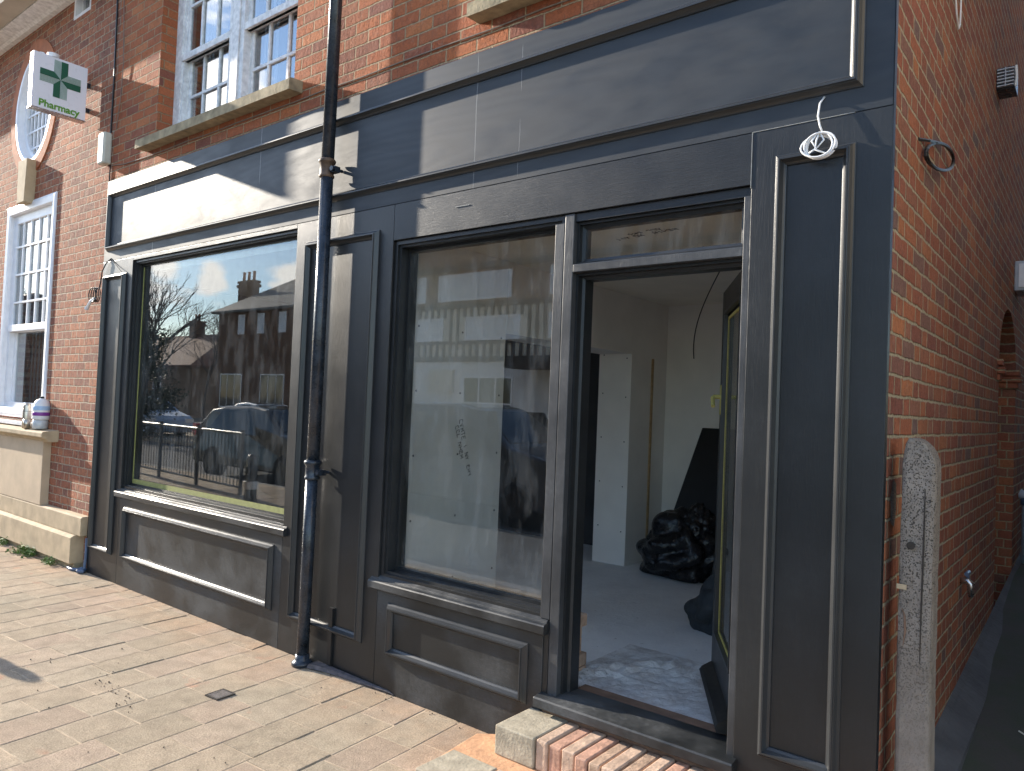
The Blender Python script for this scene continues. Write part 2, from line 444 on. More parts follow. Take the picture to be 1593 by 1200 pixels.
def glass_mat(name, r0, tint=(1, 1, 1), smear=0.0):
    n = N(name)
    t = n.t
    for x in list(t.nodes):
        if x.type == 'BSDF_PRINCIPLED': t.nodes.remove(x)
    out = [x for x in t.nodes if x.type == 'OUTPUT_MATERIAL'][0]
    dt = t.nodes.new("ShaderNodeVectorMath")
    dt.operation = 'DOT_PRODUCT'
    n.link(n.geo.outputs['Normal'], dt.inputs[0])
    n.link(n.geo.outputs['Incoming'], dt.inputs[1])
    c = n.math('ABSOLUTE', dt.outputs['Value'])
    k = n.math('POWER', n.math('SUBTRACT', 1.0, c), 5.0)
    F = n.math('MULTIPLY_ADD', k, 1-r0, r0, clamp=True)
    tr = t.nodes.new("ShaderNodeBsdfTransparent")
    tr.inputs[0].default_value = (*tint, 1)
    gl = t.nodes.new("ShaderNodeBsdfGlossy")
    gl.inputs['Roughness'].default_value = 0.0
    mx = t.nodes.new("ShaderNodeMixShader")
    n.link(F, mx.inputs[0])
    n.link(tr.outputs[0], mx.inputs[1])
    n.link(gl.outputs[0], mx.inputs[2])
    res = mx.outputs[0]
    if smear:
        df = t.nodes.new("ShaderNodeBsdfDiffuse")
        df.inputs[0].default_value = (0.8, 0.8, 0.78, 1)
        m2 = t.nodes.new("ShaderNodeMixShader")
        s1 = n.ramp(n.noise(7, 6, 0.7, stretch=(2.2, 1, 0.5)), [(0.45, 0.0), (0.8, 1.0)])
        n.link(n.math('MULTIPLY', s1, smear), m2.inputs[0])
        n.link(res, m2.inputs[1])
        n.link(df.outputs[0], m2.inputs[2])
        res = m2.outputs[0]
    n.link(res, out.inputs['Surface'])
    return n.m
M['glass'] = glass_mat('window glass', 0.105, (0.91, 0.93, 0.92), 0.07)
M['glass_sash'] = glass_mat('old sash glass', 0.26, (0.8, 0.82, 0.82), 0.03)
M['car_glass'] = simple('car window glass', (0.02, 0.025, 0.03), 0.06, 0.1, 5)

def car_paint(name, c):
    n = N(name)
    n.b.inputs['Coat Weight'].default_value = 0.45
    n.b.inputs['Coat Roughness'].default_value = 0.05
    return n.out(c, 0.35, None, 0.5, 0.3)

# ------------------------------------------------------------------ mesh helpers
class MB:
    def __init__(s):
        s.v, s.f, s.m = [], [], []
        s.mi = 0
    def add(s, vs, fs, mi=None):
        b = len(s.v)
        s.v += [tuple(v) for v in vs]
        s.f += [tuple(b+i for i in f) for f in fs]
        s.m += [s.mi if mi is None else mi]*len(fs)
        return s
    def box(s, x0, x1, y0, y1, z0, z1, mi=None):
        if x0 > x1: x0, x1 = x1, x0
        if y0 > y1: y0, y1 = y1, y0
        if z0 > z1: z0, z1 = z1, z0
        vs = [(x, y, z) for z in (z0, z1) for y in (y0, y1) for x in (x0, x1)]
        return s.add(vs, [(0, 2, 3, 1), (4, 5, 7, 6), (0, 1, 5, 4), (2, 6, 7, 3), (0, 4, 6, 2), (1, 3, 7, 5)], mi)
    def prism(s, pts, axis, a, b, mi=None):
        """extrude the 2D polygon pts along axis (0,1,2) from a to b"""
        def P(p, t):
            q = list(p)
            q.insert(axis, t)
            return q
        n = len(pts)
        vs = [P(p, a) for p in pts] + [P(p, b) for p in pts]
        fs = [tuple(range(n)), tuple(range(2*n-1, n-1, -1))]
        fs += [(i, i+n, (i+1) % n+n, (i+1) % n) for i in range(n)]
        return s.add(vs, fs, mi)
    def rings(s, rings, closed=True, cap=True, mi=None):
        n = len(rings[0])
        vs = [p for r in rings for p in r]
        fs = []
        for k in range(len(rings)-1):
            for i in range(n if closed else n-1):
                j = (i+1) % n
                fs.append((k*n+i, k*n+j, (k+1)*n+j, (k+1)*n+i))
        if cap:
            fs.append(tuple(range(n-1, -1, -1)))
            fs.append(tuple((len(rings)-1)*n+i for i in range(n)))
        return s.add(vs, fs, mi)
    def tube(s, pts, r, seg=8, mi=None, cap=True):
        pts = [Vector(p) for p in pts]
        rr = r if isinstance(r, (list, tuple)) else [r]*len(pts)
        up = Vector((0.13, 0.31, 0.94)).normalized()
        rings = []
        prev = None
        for i, p in enumerate(pts):
            d = (pts[min(i+1, len(pts)-1)] - pts[max(i-1, 0)])
            if d.length < 1e-9: d = Vector((0, 0, 1))
            d.normalize()
            if prev is None:
                a = d.cross(up)
                if a.length < 1e-3: a = d.cross(Vector((1, 0, 0)))
                a.normalize()
            else:
                a = (prev - d*prev.dot(d))
                if a.length < 1e-6: a = d.cross(up)
                a.normalize()
            prev = a
            b = d.cross(a)
            rings.append([p + (a*math.cos(t)+b*math.sin(t))*rr[i] for t in [2*math.pi*k/seg for k in range(seg)]])
        return s.rings(rings, True, cap, mi)
    def lathe(s, prof, cx, cy, seg=20, mi=None):
        """prof: list of (radius, z)"""
        rings = [[(cx+r*math.cos(2*math.pi*k/seg), cy+r*math.sin(2*math.pi*k/seg), z) for k in range(seg)] for r, z in prof]
        return s.rings(rings, True, True, mi)
    def rect_rings(s, x0, x1, z0, z1, prof, mi=None, closed_prof=False):
        """mitred frame round a rectangle in the xz plane; prof: list of (inset, y)"""
        R = [[(x0+d, y, z0+d), (x1-d, y, z0+d), (x1-d, y, z1-d), (x0+d, y, z1-d)] for d, y in prof]
        if closed_prof: R.append(R[0])
        n = 4
        vs = [p for r in R for p in r]
        fs = []
        for k in range(len(R)-1):
            for i in range(n):
                j = (i+1) % n
                fs.append((k*n+i, (k+1)*n+i, (k+1)*n+j, k*n+j))
        return s.add(vs, fs, mi)
    def build(s, name, mat, parent=None, smooth=False, bevel=0.0, recalc=True):
        me = bpy.data.meshes.new(name)
        off = parent_world(parent) if parent is not None else Vector((0, 0, 0))
        me.from_pydata([tuple(Vector(v)-off) for v in s.v], [], s.f)
        mats = mat if isinstance(mat, (list, tuple)) else [mat]
        for m in mats: me.materials.append(m)
        for i, p in enumerate(me.polygons):
            p.material_index = s.m[i]
            p.use_smooth = smooth
        if recalc:
            bm = bmesh.new()
            bm.from_mesh(me)
            bmesh.ops.recalc_face_normals(bm, faces=bm.faces)
            bm.to_mesh(me)
            bm.free()
        o = bpy.data.objects.new(name, me)
        COL.objects.link(o)
        if parent is not None: o.parent = parent
        if bevel:
            md = o.modifiers.new("bevel", 'BEVEL')
            md.width = bevel
            md.segments = 2
            md.limit_method = 'ANGLE'
            md.angle_limit = rad(40)
        return o

def parent_world(o):
    p = Vector((0, 0, 0))
    while o is not None:
        p += o.location
        o = o.parent
    return p

def tag(o, label, cat, group=None):
    o['label'] = label
    o['category'] = cat
    if group: o['group'] = group
    return o
def thing(name, label, cat, loc=(0, 0, 0), group=None):
    o = bpy.data.objects.new(name, None)
    o.empty_display_size = 0.2
    o.location = loc
    COL.objects.link(o)
    return tag(o, label, cat, group)
def struct(o):
    o['kind'] = 'structure'
    return o
def copy_tree(o, parent=None):
    c = o.copy()
    COL.objects.link(c)
    if parent is not None: c.parent = parent
    for ch in list(o.children): copy_tree(ch, c)
    return c

def holed_wall(mb, axis, c, a0, a1, z0, z1, holes, depth, mi=None):
    """front sheet with rectangular holes; axis 'y' = plane y=c facing -y, 'x' = plane x=c facing +x. reveals go back by depth"""
    us = sorted({a0, a1} | {h[0] for h in holes} | {h[1] for h in holes})
    zs = sorted({z0, z1} | {h[2] for h in holes} | {h[3] for h in holes})
    def P(u, z, d=0.0):
        return (u, c+d, z) if axis == 'y' else (c-d, u, z)
    for i in range(len(us)-1):
        for j in range(len(zs)-1):
            um, zm = (us[i]+us[i+1])/2, (zs[j]+zs[j+1])/2
            if any(h[0] < um < h[1] and h[2] < zm < h[3] for h in holes): continue
            mb.add([P(us[i], zs[j]), P(us[i+1], zs[j]), P(us[i+1], zs[j+1]), P(us[i], zs[j+1])], [(0, 1, 2, 3)], mi)
    return mb
def reveals(mb, c, h, depth, mi=None):
    # a closed lining of four quads
    x0, x1, z0, z1 = h
    for a, b in (((x0, z0), (x0, z1)), ((x0, z1), (x1, z1)), ((x1, z1), (x1, z0)), ((x1, z0), (x0, z0))):
        mb.add([(a[0], c, a[1]), (b[0], c, b[1]), (b[0], c+depth, b[1]), (a[0], c+depth, a[1])], [(0, 1, 2, 3)], mi)
    return mb

# ================================================================== GROUND
def ground_sheet(name, x0, x1, y0, y1, z, mat):
    mb = MB().add([(x0, y0, z), (x1, y0, z), (x1, y1, z), (x0, y1, z)], [(0, 1, 2, 3)])
    return struct(mb.build(name, mat, recalc=False))
ground_sheet('ground', -400, 400, -400, 400, -0.16, M['far_ground'])
ground_sheet('road', -120, 60, -9.5, -2.2, -0.11, M['asphalt'])
struct(MB().box(-9.0, 9.0, -2.2, 0.0, -0.15, -0.002).box(-60, -9.0, -4.9, 0.0, -0.15, -0.002).build('pavement_bed', M['sand']))
struct(MB().box(-9.0, 30, -2.34, -2.2, -0.15, 0.002).build('kerb', M['kerb'], bevel=0.01))
struct(MB().box(-60, -9.0, -5.04, -4.9, -0.15, 0.002).build('kerb', M['kerb'], bevel=0.01))
struct(MB().box(-120, 60, -14.6, -9.5, -0.15, 0.0).build('far_pavement', M['sand'], bevel=0.01))
struct(MB().box(-60, 9, 0.0, 14, -0.15, -0.02).build('building_footing', M['sand']))

def pavers():
    rnd = random.Random(3)
    mb = MB()
    tint = []
    ang = rad(4.2)
    ca, sa = math.cos(ang), math.sin(ang)
    W = 0.245
    def rot(u, v): return (u*ca - v*sa, u*sa + v*ca)
    x = -11.5
    gap = 0.004
    def inside(px, py):
        if px > 3.0: return False
        return -4.9 < py < 0.25 if px < -9.0 else -2.2 < py < 0.25
    k = 0
    while x < 3.4:
        y = -5.6 + rnd.random()*0.4
        w = W + rnd.uniform(-0.012, 0.012)
        while y < 1.4:
            L = rnd.choice((0.28, 0.33, 0.36, 0.41, 0.24))
            cx, cy = rot(x+w/2, y+L/2)
            g2 = 0.004 + 0.004*rnd.random()
            hw, hl = (w-g2)/2, (L-g2)/2
            if inside(cx, cy) and inside(cx, cy-L*0.25):
                z = rnd.uniform(-0.0006, 0.0008) + (0.003 if rnd.random() < 0.14 else 0)
                tx, ty = rnd.uniform(-0.004, 0.004), rnd.uniform(-0.004, 0.004)
                sk = rnd.uniform(-0.02, 0.02)
                ring_t, ring_m, ring_b = [], [], []
                for sx, sy in ((-1, -1), (1, -1), (1, 1), (-1, 1)):
                    for (q, ins, dz) in ((ring_b, 0.0, -0.03), (ring_m, 0.0, -0.0018), (ring_t, 0.004, 0.0)):
                        u, v = sx*(hw-ins), sy*(hl-ins)
                        a, b = rot(u+sk*v, v)
                        q.append((cx+a, min(cy+b, 0.0 if cx > -6.45 else 0.25), z+dz+tx*u+ty*v))
                n0 = len(mb.f)
                mb.rings([ring_b, ring_m, ring_t], True, False)
                mb.add(ring_t, [(0, 1, 2, 3)])
                t = rnd.random()
                tint += [t]*(len(mb.f)-n0)
            y += L
            k += 1
        x += w
    o = struct(mb.build('pavement', M['paver']))
    at = o.data.attributes.new('tint', 'FLOAT', 'FACE')
    at.data.foreach_set('value', tint)
pavers()

# ================================================================== SHOP BUILDING
YB = 0.03
W1 = (-5.65, -3.72, 3.745, 5.45)
W2 = (-1.98, -0.52, 3.755, 5.45)
shop = thing('shop_building', 'red brick building above the dark shopfront, its orange side wall facing the alley', 'building', (-3.2, 0, 0))
mb = MB()
holed_wall(mb, 'y', YB, -6.45, 0.0, 2.9, 8.2, [W1, W2], 0.2)
mb.build('front_wall', M['brick_front'], shop)
for h in (W1, W2): reveals(MB(), YB, h, 0.16).build('window_reveal', M['brick_front_side'], shop)
# side wall with its arched recess
RX0, RX1, RZ = 3.46, 4.70, 2.08
RD = 0.5
mb = MB()
holed_wall(mb, 'x', 0.0, YB, 5.6, -0.1, 8.2, [(RX0, RX1, -0.1, RZ+0.46)], 0)
mb.build('side_wall', M['brick_side'], shop)
mb = MB()
holed_wall(mb, 'x', 0.0, 5.6, 14.0, -0.1, 8.2, [], 0)
mb.build('rear_side_wall', M['brick_side'], shop)
# arch filling: spandrels and recess
mb = MB()
cx, hw = (RX0+RX1)/2, (RX1-RX0)/2
arc = [(cx+hw*math.cos(t), RZ+0.46*math.sin(t)) for t in [math.pi*k/16 for k in range(17)]]
for k in range(16):
    (a, b), (c, d) = arc[k], arc[k+1]
    mb.add([(0, a, b), (0, c, d), (0, c, RZ+0.46), (0, a, RZ+0.46)], [(0, 1, 2, 3)])
    mb.add([(0, a, b), (-RD, a, b), (-RD, c, d), (0, c, d)], [(0, 1, 2, 3)])
mb.add([(-RD, RX0, -0.1), (-RD, RX1, -0.1), (-RD, RX1, RZ+0.46), (-RD, RX0, RZ+0.46)], [(0, 1, 2, 3)])
mb.build('recess_back', M['brick_side'], shop)
for yy in (RX0, RX1):
    MB().add([(0, yy, -0.1), (-RD, yy, -0.1), (-RD, yy, RZ), (0, yy, RZ)], [(0, 1, 2, 3)]).build('recess_jamb', M['brick_side_x'], shop)
for side in (0, 1):
    for z, p in ((RZ-0.02, 0.03), (RZ-0.08, 0.045), (RZ-0.13, 0.02)):
        if side: mb = MB().box(-RD+0.01, p, RX1-0.02-p*0.3, RX1+0.12, z, z+0.045)
        else: mb = MB().box(-0.02, p, RX0-0.10, RX0+0.01, z, z+0.045)
        mb.build('arch_impost', M['brick_side_x'], shop, bevel=0.006)
MB().box(-6.45, 0, 0.3, 14, 8.0, 8.2).build('roof', M['slate'], shop)
MB().box(-6.45, -0.02, 13.8, 14, -0.1, 8.0).build('rear_wall', M['brick_front'], shop)
MB().box(-6.45, -0.02, 0.34, 13.8, 2.95, 3.05).build('upper_floor', M['darkroom'], shop)
# render haunch at the foot of the side wall
MB().prism([(0.0, -0.1), (0.16, -0.1), (0.13, 0.02), (0.03, 0.13), (0.0, 0.16)], 1, 0.0, 0.01).build('haunch_end', M['asphalt'], shop)
hp = []
mb = MB()
r1 = [(0.0, 0.3, -0.1), (0.15, 0.3, -0.1), (0.12, 0.3, 0.07), (0.03, 0.3, 0.12), (0, 0.3, 0.14)]
r2 = [(0.0, 5.6, -0.1), (0.17, 5.6, -0.1), (0.14, 5.6, 0.37), (0.03, 5.6, 0.44), (0, 5.6, 0.47)]
mb.rings([r1, r2])
mb.build('haunch', simple('grey render haunch', (0.085, 0.085, 0.085), 0.85, 0.3, 5, 0.006, 40), shop)
# two first floor sash windows and sills
def upper_sash(h, yf, root):
    x0, x1, z0, z1 = h
    fr = MB().rect_rings(x0, x1, z0, z1, [(0, yf+0.1), (0, yf), (0.10, yf), (0.10, yf+0.012), (0.125, yf+0.012), (0.125, yf+0.1)]).build('sash_window', M['white_worn'], root)
    xm = (x0+x1)/2 - 0.01
    MB().box(xm-0.105, xm+0.105, yf-0.004, yf+0.09, z0, z1).box(xm-0.05, xm+0.05, yf-0.016, yf-0.005, z0, z1).build('mullion', M['white_worn'], fr, bevel=0.004)
    zm = z0 + 0.70
    for a, b in ((x0+0.125, xm-0.105), (xm+0.105, x1-0.125)):
        # lower sash (set back) and upper sash (forward)
        for (za, zb, y) in ((z0+0.02, zm+0.03, yf+0.055), (zm-0.02, z1-0.1, yf+0.022)):
            m = MB().rect_rings(a, b, za, zb, [(0, y+0.03), (0, y), (0.035, y), (0.042, y+0.008), (0.042, y+0.03)])
            n = 3
            for k in range(1, n):
                xx = a + (b-a)*k/n
                m.box(xx-0.011, xx+0.011, y+0.003, y+0.028, za+0.03, zb-0.03)
            rows = 2 if zb-za < 1.0 else 3
            for k in range(1, rows):
                zz = za + (zb-za)*k/rows
                m.box(a+0.03, b-0.03, y+0.001, y+0.027, zz-0.011, zz+0.011)
            m.build('sash', M['white_worn'], fr)
            MB().box(a+0.03, b-0.03, y+0.016, y+0.019, za+0.03, zb-0.03).build('pane', M['glass_sash'], fr)
        MB().box(a-0.02, b+0.02, yf+0.0, yf+0.05, zm-0.02, zm+0.035).build('meeting_rail', M['white_worn'], fr, bevel=0.004)
        m = MB()
        for k in range(7):
            xx = a + 0.02 + k*0.028
            m.box(xx, xx+0.02, yf+0.16+0.01*(k % 2), yf+0.165+0.01*(k % 2), z0, z1)
        m.build('curtain', M['curtain'], fr)
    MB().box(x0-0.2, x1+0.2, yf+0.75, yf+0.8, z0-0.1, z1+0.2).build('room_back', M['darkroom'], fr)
upper_sash(W1, YB+0.13, shop)
upper_sash(W2, YB+0.13, shop)
def stone_sill(x0, x1, z0, z1, y0, y1, root):
    rnd = random.Random(int(abs(x0)*100))
    n = 14
    rings = []
    for k in range(n+1):
        x = x0 + (x1-x0)*k/n
        e = rnd.uniform(-0.003, 0.003)
        rings.append([(x, y0+e, z0+e), (x, y1, z0+0.012), (x, y1, z1), (x, y0+0.02, z1-0.006), (x, y0+e, z1-0.016+e)])
    return MB().rings(rings).build('window_sill', M['stone_dark'], root)
stone_sill(-5.80, -3.62, 3.655, 3.742, -0.075, YB+0.16, shop)
stone_sill(-2.05, -0.40, 3.665, 3.752, -0.075, YB+0.16, shop)

# ================================================================== SHOPFRONT
front = thing('shopfront', 'dark anthracite timber shopfront with panelled pilasters, long fascia and two big windows', 'shopfront', (-3.2, 0, 0))
B0 = 0.028                                                    # back of boards
def board(name, x0, x1, z0, z1, mat='paint', y=0.0, bev=0.002):
    return MB().box(x0, x1, y, B0, z0, z1).build(name, M[mat], front, bevel=bev)
MB().box(-6.455, -0.003, 0.0, 0.06, 2.768, 3.497).build('fascia', M['fascia'], front, bevel=0.002)
def moulding(name, x0, x1, z0, z1, w=0.045, p=0.022, parent=None, y=0.0):
    pr = [(0, y+0.004), (0, y-p*0.14), (w*0.05, y-p*0.16), (w*0.20, y-p*0.42), (w*0.36, y-p*0.80), (w*0.42, y-p*0.83), (w*0.45, y-p), (w*0.58, y-p), (w*0.61, y-p*0.86), (w*0.80, y-p*0.42), (w*0.94, y-p*0.24), (w, y-p*0.20), (w, y+0.004)]
    return MB().rect_rings(x0, x1, z0, z1, pr).build(name, M['paint_gloss'], parent or front)
moulding('fascia_moulding', -6.392, -0.103, 2.858, 3.385, 0.05, 0.034)
board('pilaster', -6.455, -5.882, 0.0, 2.766, 'paint_v')
board('pilaster', -3.555, -2.623, 0.0, 2.766, 'paint_v')
board('pilaster', -0.514, -0.001, 0.0, 2.764, 'paint_v', -0.005)
MB().box(-0.001, 0.0, -0.004, YB, 0, 3.49).build('end_grain_edge', M['paint_v'], front)
board('head_board', -5.880, -3.557, 2.737, 2.766)
board('head_board', -2.621, -0.516, 2.556, 2.766)
board('stall_riser', -5.880, -3.557, 0.0, 0.80, 'paint_dusty')
board('stall_riser', -2.621, -1.452, 0.0, 0.62, 'paint_dusty')
moulding('panel_moulding', -6.40, -5.985, 0.225, 2.64, 0.045, 0.034)
moulding('panel_moulding', -3.445, -2.74, 0.222, 2.632, 0.05, 0.034)
moulding('panel_moulding', -0.418, -0.122, 0.33, 2.652, 0.045, 0.034, y=-0.005)
moulding('panel_moulding', -5.79, -3.64, 0.228, 0.658, 0.05, 0.034)
moulding('panel_moulding', -2.528, -1.535, 0.207, 0.498, 0.05, 0.034)
# pale filled seams along the applied boards
sm = MB().box(-0.5165, -0.5145, -0.0075, 0.0, 2.54, 2.766).box(-0.513, -0.13, -0.0075, -0.003, 2.7645, 2.7665)
sm.build('joint', M['seam'], front)
MB().box(-2.14, -2.04, -0.0032, 0.0, 2.683, 2.686).build('chalk_mark', M['seam'], front)
# window frames: member, stepped rebate, glass
def shop_window(x0, x1, z0, z1, yf, m, yg, tape=False, scuff='paint'):
    fr = MB().rect_rings(x0, x1, z0, z1, [(0, yg+0.05), (0, yf), (m*0.42, yf), (m*0.42, yf+0.014), (m*0.7, yf+0.016), (m*0.7, yg-0.012), (m, yg-0.012), (m, yg+0.05)]).build('window_frame', M[scuff], front)
    MB().box(x0+m-0.004, x1-m+0.004, yg, yg+0.008, z0+m-0.004, z1-m+0.004).build('glass_pane', M['glass'], fr)
    if tape:
        MB().box(x0+m+0.001, x1-m-0.001, yg-0.005, yg-0.0015, z0+m-0.002, z0+m+0.038).box(x0+m+0.001, x0+m+0.014, yg-0.005, yg-0.0015, z0+m+0.04, z1-m-0.01).build('masking_tape', M['tape_green'], fr)
    return fr
shop_window(-5.878, -3.559, 0.805, 2.735, 0.018, 0.042, 0.078, True)
shop_window(-2.619, -1.424, 0.625, 2.553, 0.016, 0.052, 0.10)
# post between window and door, transom light, door frame
MB().box(-1.478, -1.426, 0.006, 0.0155, 0.63, 2.512).build('window_post', M['frame_pale'], front, bevel=0.002)
MB().box(-1.4225, -1.37, 0.006, 0.15, 0.285, 2.552).build('door_post', M['frame_pale'], front, bevel=0.003)
MB().box(-1.452, -1.4235, 0.005, 0.05, 0.285, 0.622).build('post_foot', M['paint_v'], front)
MB().box(-1.3695, -0.5165, 0.016, 0.15, 2.515, 2.553).build('frame_head', M['paint'], front)
MB().box(-0.5445, -0.5165, 0.004, 0.15, 0.285, 2.513).build('door_jamb', M['frame_pale'], front, bevel=0.002)
MB().box(-1.3695, -0.5455, 0.006, 0.15, 2.272, 2.31).build('transom_rail', M['frame_pale'], front, bevel=0.003)
tr = MB().rect_rings(-1.369, -0.546, 2.311, 2.514, [(0, 0.11), (0, 0.035), (0.012, 0.035), (0.012, 0.06), (0.03, 0.065), (0.03, 0.11)]).build('transom_window', M['paint'], front)
MB().box(-1.341, -0.574, 0.068, 0.076, 2.339, 2.486).build('glass_pane', M['glass'], tr)
MB().rect_rings(-1.369, -0.546, 0.18, 2.271, [(0, 0.15), (0, 0.04), (0.012, 0.04), (0.012, 0.075), (0.026, 0.08), (0.026, 0.15)]).build('door_stop', M['paint'], front)
# sills
def timber_sill(x0, x1, z, yback, zb):
    pts = [(0.03, z-0.045), (-0.022, z-0.045), (-0.028, z-0.04), (-0.028, z-0.004), (-0.023, z+0.002), (-0.004, z+0.009), (-0.004, z+0.014), (0.017, z+0.028), (0.03, z+0.03)]
    return MB().prism(pts, 0, x0, x1).build('timber_sill', M['paint_dusty'], front, bevel=0.002)
timber_sill(-5.94, -3.51, 0.775, 0, 0)
timber_sill(-2.68, -1.432, 0.605, 0, 0)
# threshold
pts = [(0.15, 0.235), (-0.05, 0.235), (-0.056, 0.24), (-0.056, 0.276), (-0.05, 0.282), (0.06, 0.296), (0.15, 0.296)]
MB().prism(pts, 0, -1.457, -0.498).build('threshold', M['paint_dusty'], front, bevel=0.002)
MB().box(-1.44, -0.50, -0.005, 0.2, 0.02, 0.2345).build('sill_packing', M['timber_raw'], front)
MB().box(-1.36, -0.56, 0.1505, 0.24, 0.22, 0.287).build('timber_bearer', M['timber_raw'], front)
MB().box(-1.4525, -1.4425, 0.0, 0.028, 0.0, 0.234).build('riser_edge', M['paint'], front)
# strike plate on the door post
MB().box(-1.369, -1.366, 0.085, 0.11, 1.70, 1.79).build('strike_plate', M['brass'], front)
# handwriting on the sheet seen through the fanlight is built with the plasterboard below
# door leaf, ajar
HX, HY, ANG = -0.572, 0.115, rad(119.5)
door = bpy.data.objects.new('door', None)
COL.objects.link(door)
door.parent = front
door.location = (HX+3.2, HY, 0)
def door_part(name, mb, mat, bevel=0.0):
    """door local frame: u along the leaf from the hinge, v = street side negative"""
    ca, sa = math.cos(ANG), math.sin(ANG)
    # local u axis = (ca, sa), inner normal = (sa, -ca); street face is on the side of +(-x)
    vs = []
    for u, v, z in mb.v:
        vs.append((HX + u*ca + v*sa, HY + u*sa - v*ca, z))
    mb.v = vs
    return mb.build(name, mat, door, bevel=bevel)
LW = 0.775
# leaf frame with glazed opening; v in [0, .044]; street face v=0
lf = MB()
def leaf_rings(prof, z0, z1):
    m = MB()
    R = [[(d, y, z0+d), (LW-d, y, z0+d), (LW-d, y, z1-d), (d, y, z1-d)] for d, y in prof]
    return R
z0d, z1d = 0.30, 2.262
lf.box(0, 0.105, 0, 0.044, z0d, z1d)
lf.box(LW-0.105, LW, 0, 0.044, z0d, z1d)
lf.box(0.1055, LW-0.1055, 0.0, 0.044, z1d-0.11, z1d)
lf.box(0.1055, LW-0.1055, 0.0, 0.044, z0d, z0d+0.23)
door_part('leaf', lf, M['paint'], 0.002)
gx0, gx1, gz0, gz1 = 0.105, LW-0.105, z0d+0.23, z1d-0.11
b = MB()
b.box(gx0+0.001, gx0+0.016, -0.006, 0.012, gz0+0.017, gz1-0.017).box(gx1-0.016, gx1-0.001, -0.006, 0.012, gz0+0.017, gz1-0.017).box(gx0+0.001, gx1-0.001, -0.006, 0.012, gz1-0.016, gz1-0.001).box(gx0+0.001, gx1-0.001, -0.006, 0.012, gz0+0.001, gz0+0.016)
door_part('glazing_bead', b, M['paint_gloss'])
t_ = MB()
t_.box(gx0+0.017, gx0+0.021, 0.014, 0.017, gz0+0.03, gz1-0.03).box(gx1-0.023, gx1-0.017, 0.014, 0.017, gz0+0.03, gz1-0.03).box(gx0+0.017, gx1-0.017, 0.014, 0.017, gz0+0.017, gz0+0.0295).box(gx0+0.017, gx1-0.017, 0.014, 0.017, gz1-0.045, gz1-0.0305)
door_part('masking_tape', t_, M['tape'])
door_part('glass_pane', MB().box(gx0-0.003, gx1+0.003, 0.018, 0.024, gz0-0.003, gz1+0.003), M['glass'])
wb = MB()
wb.rings([[(u, 0.0, 0.305), (u, -0.055, 0.31), (u, -0.062, 0.33), (u, -0.05, 0.348), (u, -0.012, 0.372), (u, 0.0, 0.378)] for u in (0.03, LW-0.03)])
door_part('weather_bar', wb, M['cable_black'])
hd = MB()
HZ = 1.72
hd.tube([(LW-0.05, -0.002, HZ), (LW-0.05, -0.035, HZ), (LW-0.055, -0.042, HZ-0.005), (LW-0.10, -0.044, HZ-0.05)], 0.011, 8)
hd.box(LW-0.064, LW-0.036, -0.006, -0.001, HZ-0.09, HZ+0.06)
hd.tube([(LW-0.05, 0.046, HZ), (LW-0.05, 0.085, HZ), (LW-0.13, 0.09, HZ-0.01)], 0.011, 8)
door_part('handle', hd, M['tape'])

# ================================================================== SHOP INTERIOR
FZ = 0.25
struct(MB().box(-6.42, -0.03, 0.3, 3.44, 0.0, FZ).box(-6.42, -0.62, 3.4405, 9.0, 0.0, FZ).build('floor', M['screed']))
# broken screed edge just inside the door
rnd = random.Random(11)
mb = MB()
nx, ny = 34, 22
gx = lambda i: -1.60 + i*(1.02/nx)
gy = lambda j: 0.242 + j*(0.85/ny)
vs = []
for j in range(ny+1):
    for i in range(nx+1):
        x, y = gx(i), gy(j)
        edge = min(i, nx-i, j*2+2, ny-j)/4
        e = min(1, edge)
        ridge = math.exp(-((math.hypot((x+0.9)*0.9, (y-0.2)*0.75)-0.52)/0.08)**2)
        z = FZ + 0.002 + e*(0.010*rnd.random() + 0.035*ridge*(0.6+0.8*rnd.random()))
        vs.append((x, y, z if e > 0 else FZ-0.01))
fs = [(j*(nx+1)+i, j*(nx+1)+i+1, (j+1)*(nx+1)+i+1, (j+1)*(nx+1)+i) for j in range(ny) for i in range(nx)]
mb.add(vs, fs)
struct(mb.build('floor_patch', M['patch']))
struct(MB().box(-6.42, -0.03, 0.13, 3.44, 2.65, 2.70).box(-6.42, -0.62, 3.4405, 9.0, 2.65, 2.70).build('ceiling', M['ceiling']))
struct(MB().box(-0.14, -0.03, 0.03, 3.44, 0.25, 2.65).build('wall_right', M['plaster']))
struct(MB().box(-2.71, -0.62, 3.63, 3.75, 0.25, 2.65).build('wall_back', M['plaster']))
part = thing('partition_wall', 'plasterboard partition with a wide doorless opening, seen through the middle window and door', 'wall', (-2.88, 0, 0.25))
MB().box(-3.05, -2.712, 0.06, 1.17, 0.25, 2.65).build('sheet', M['plaster'], part, bevel=0.003)
MB().box(-3.05, -2.712, 2.96, 3.75, 0.25, 2.65).build('pier', M['plaster'], part, bevel=0.003)
MB().box(-3.05, -2.712, 1.1705, 2.9595, 2.14, 2.65).build('lintel', M['plaster'], part)
MB().box(-2.7115, -2.70, 3.33, 3.36, 0.25, 2.12).build('edge_trim', M['wood'], part)
scr = MB()
for z in (0.55, 0.95, 1.35, 1.75, 2.1):
    for x in (-3.0, -2.76): scr.box(x-0.005, x+0.005, 2.958, 2.9602, z-0.005+0.03*(x < -2.9), z+0.005+0.03*(x < -2.9))
for z in (0.5, 0.9, 1.3, 1.7, 2.1):
    for y in (0.32, 0.72, 1.12): scr.box(-2.7125, -2.7105, y-0.006, y+0.006, z-0.006, z+0.006)
scr.build('screw_head', M['ink'], part)
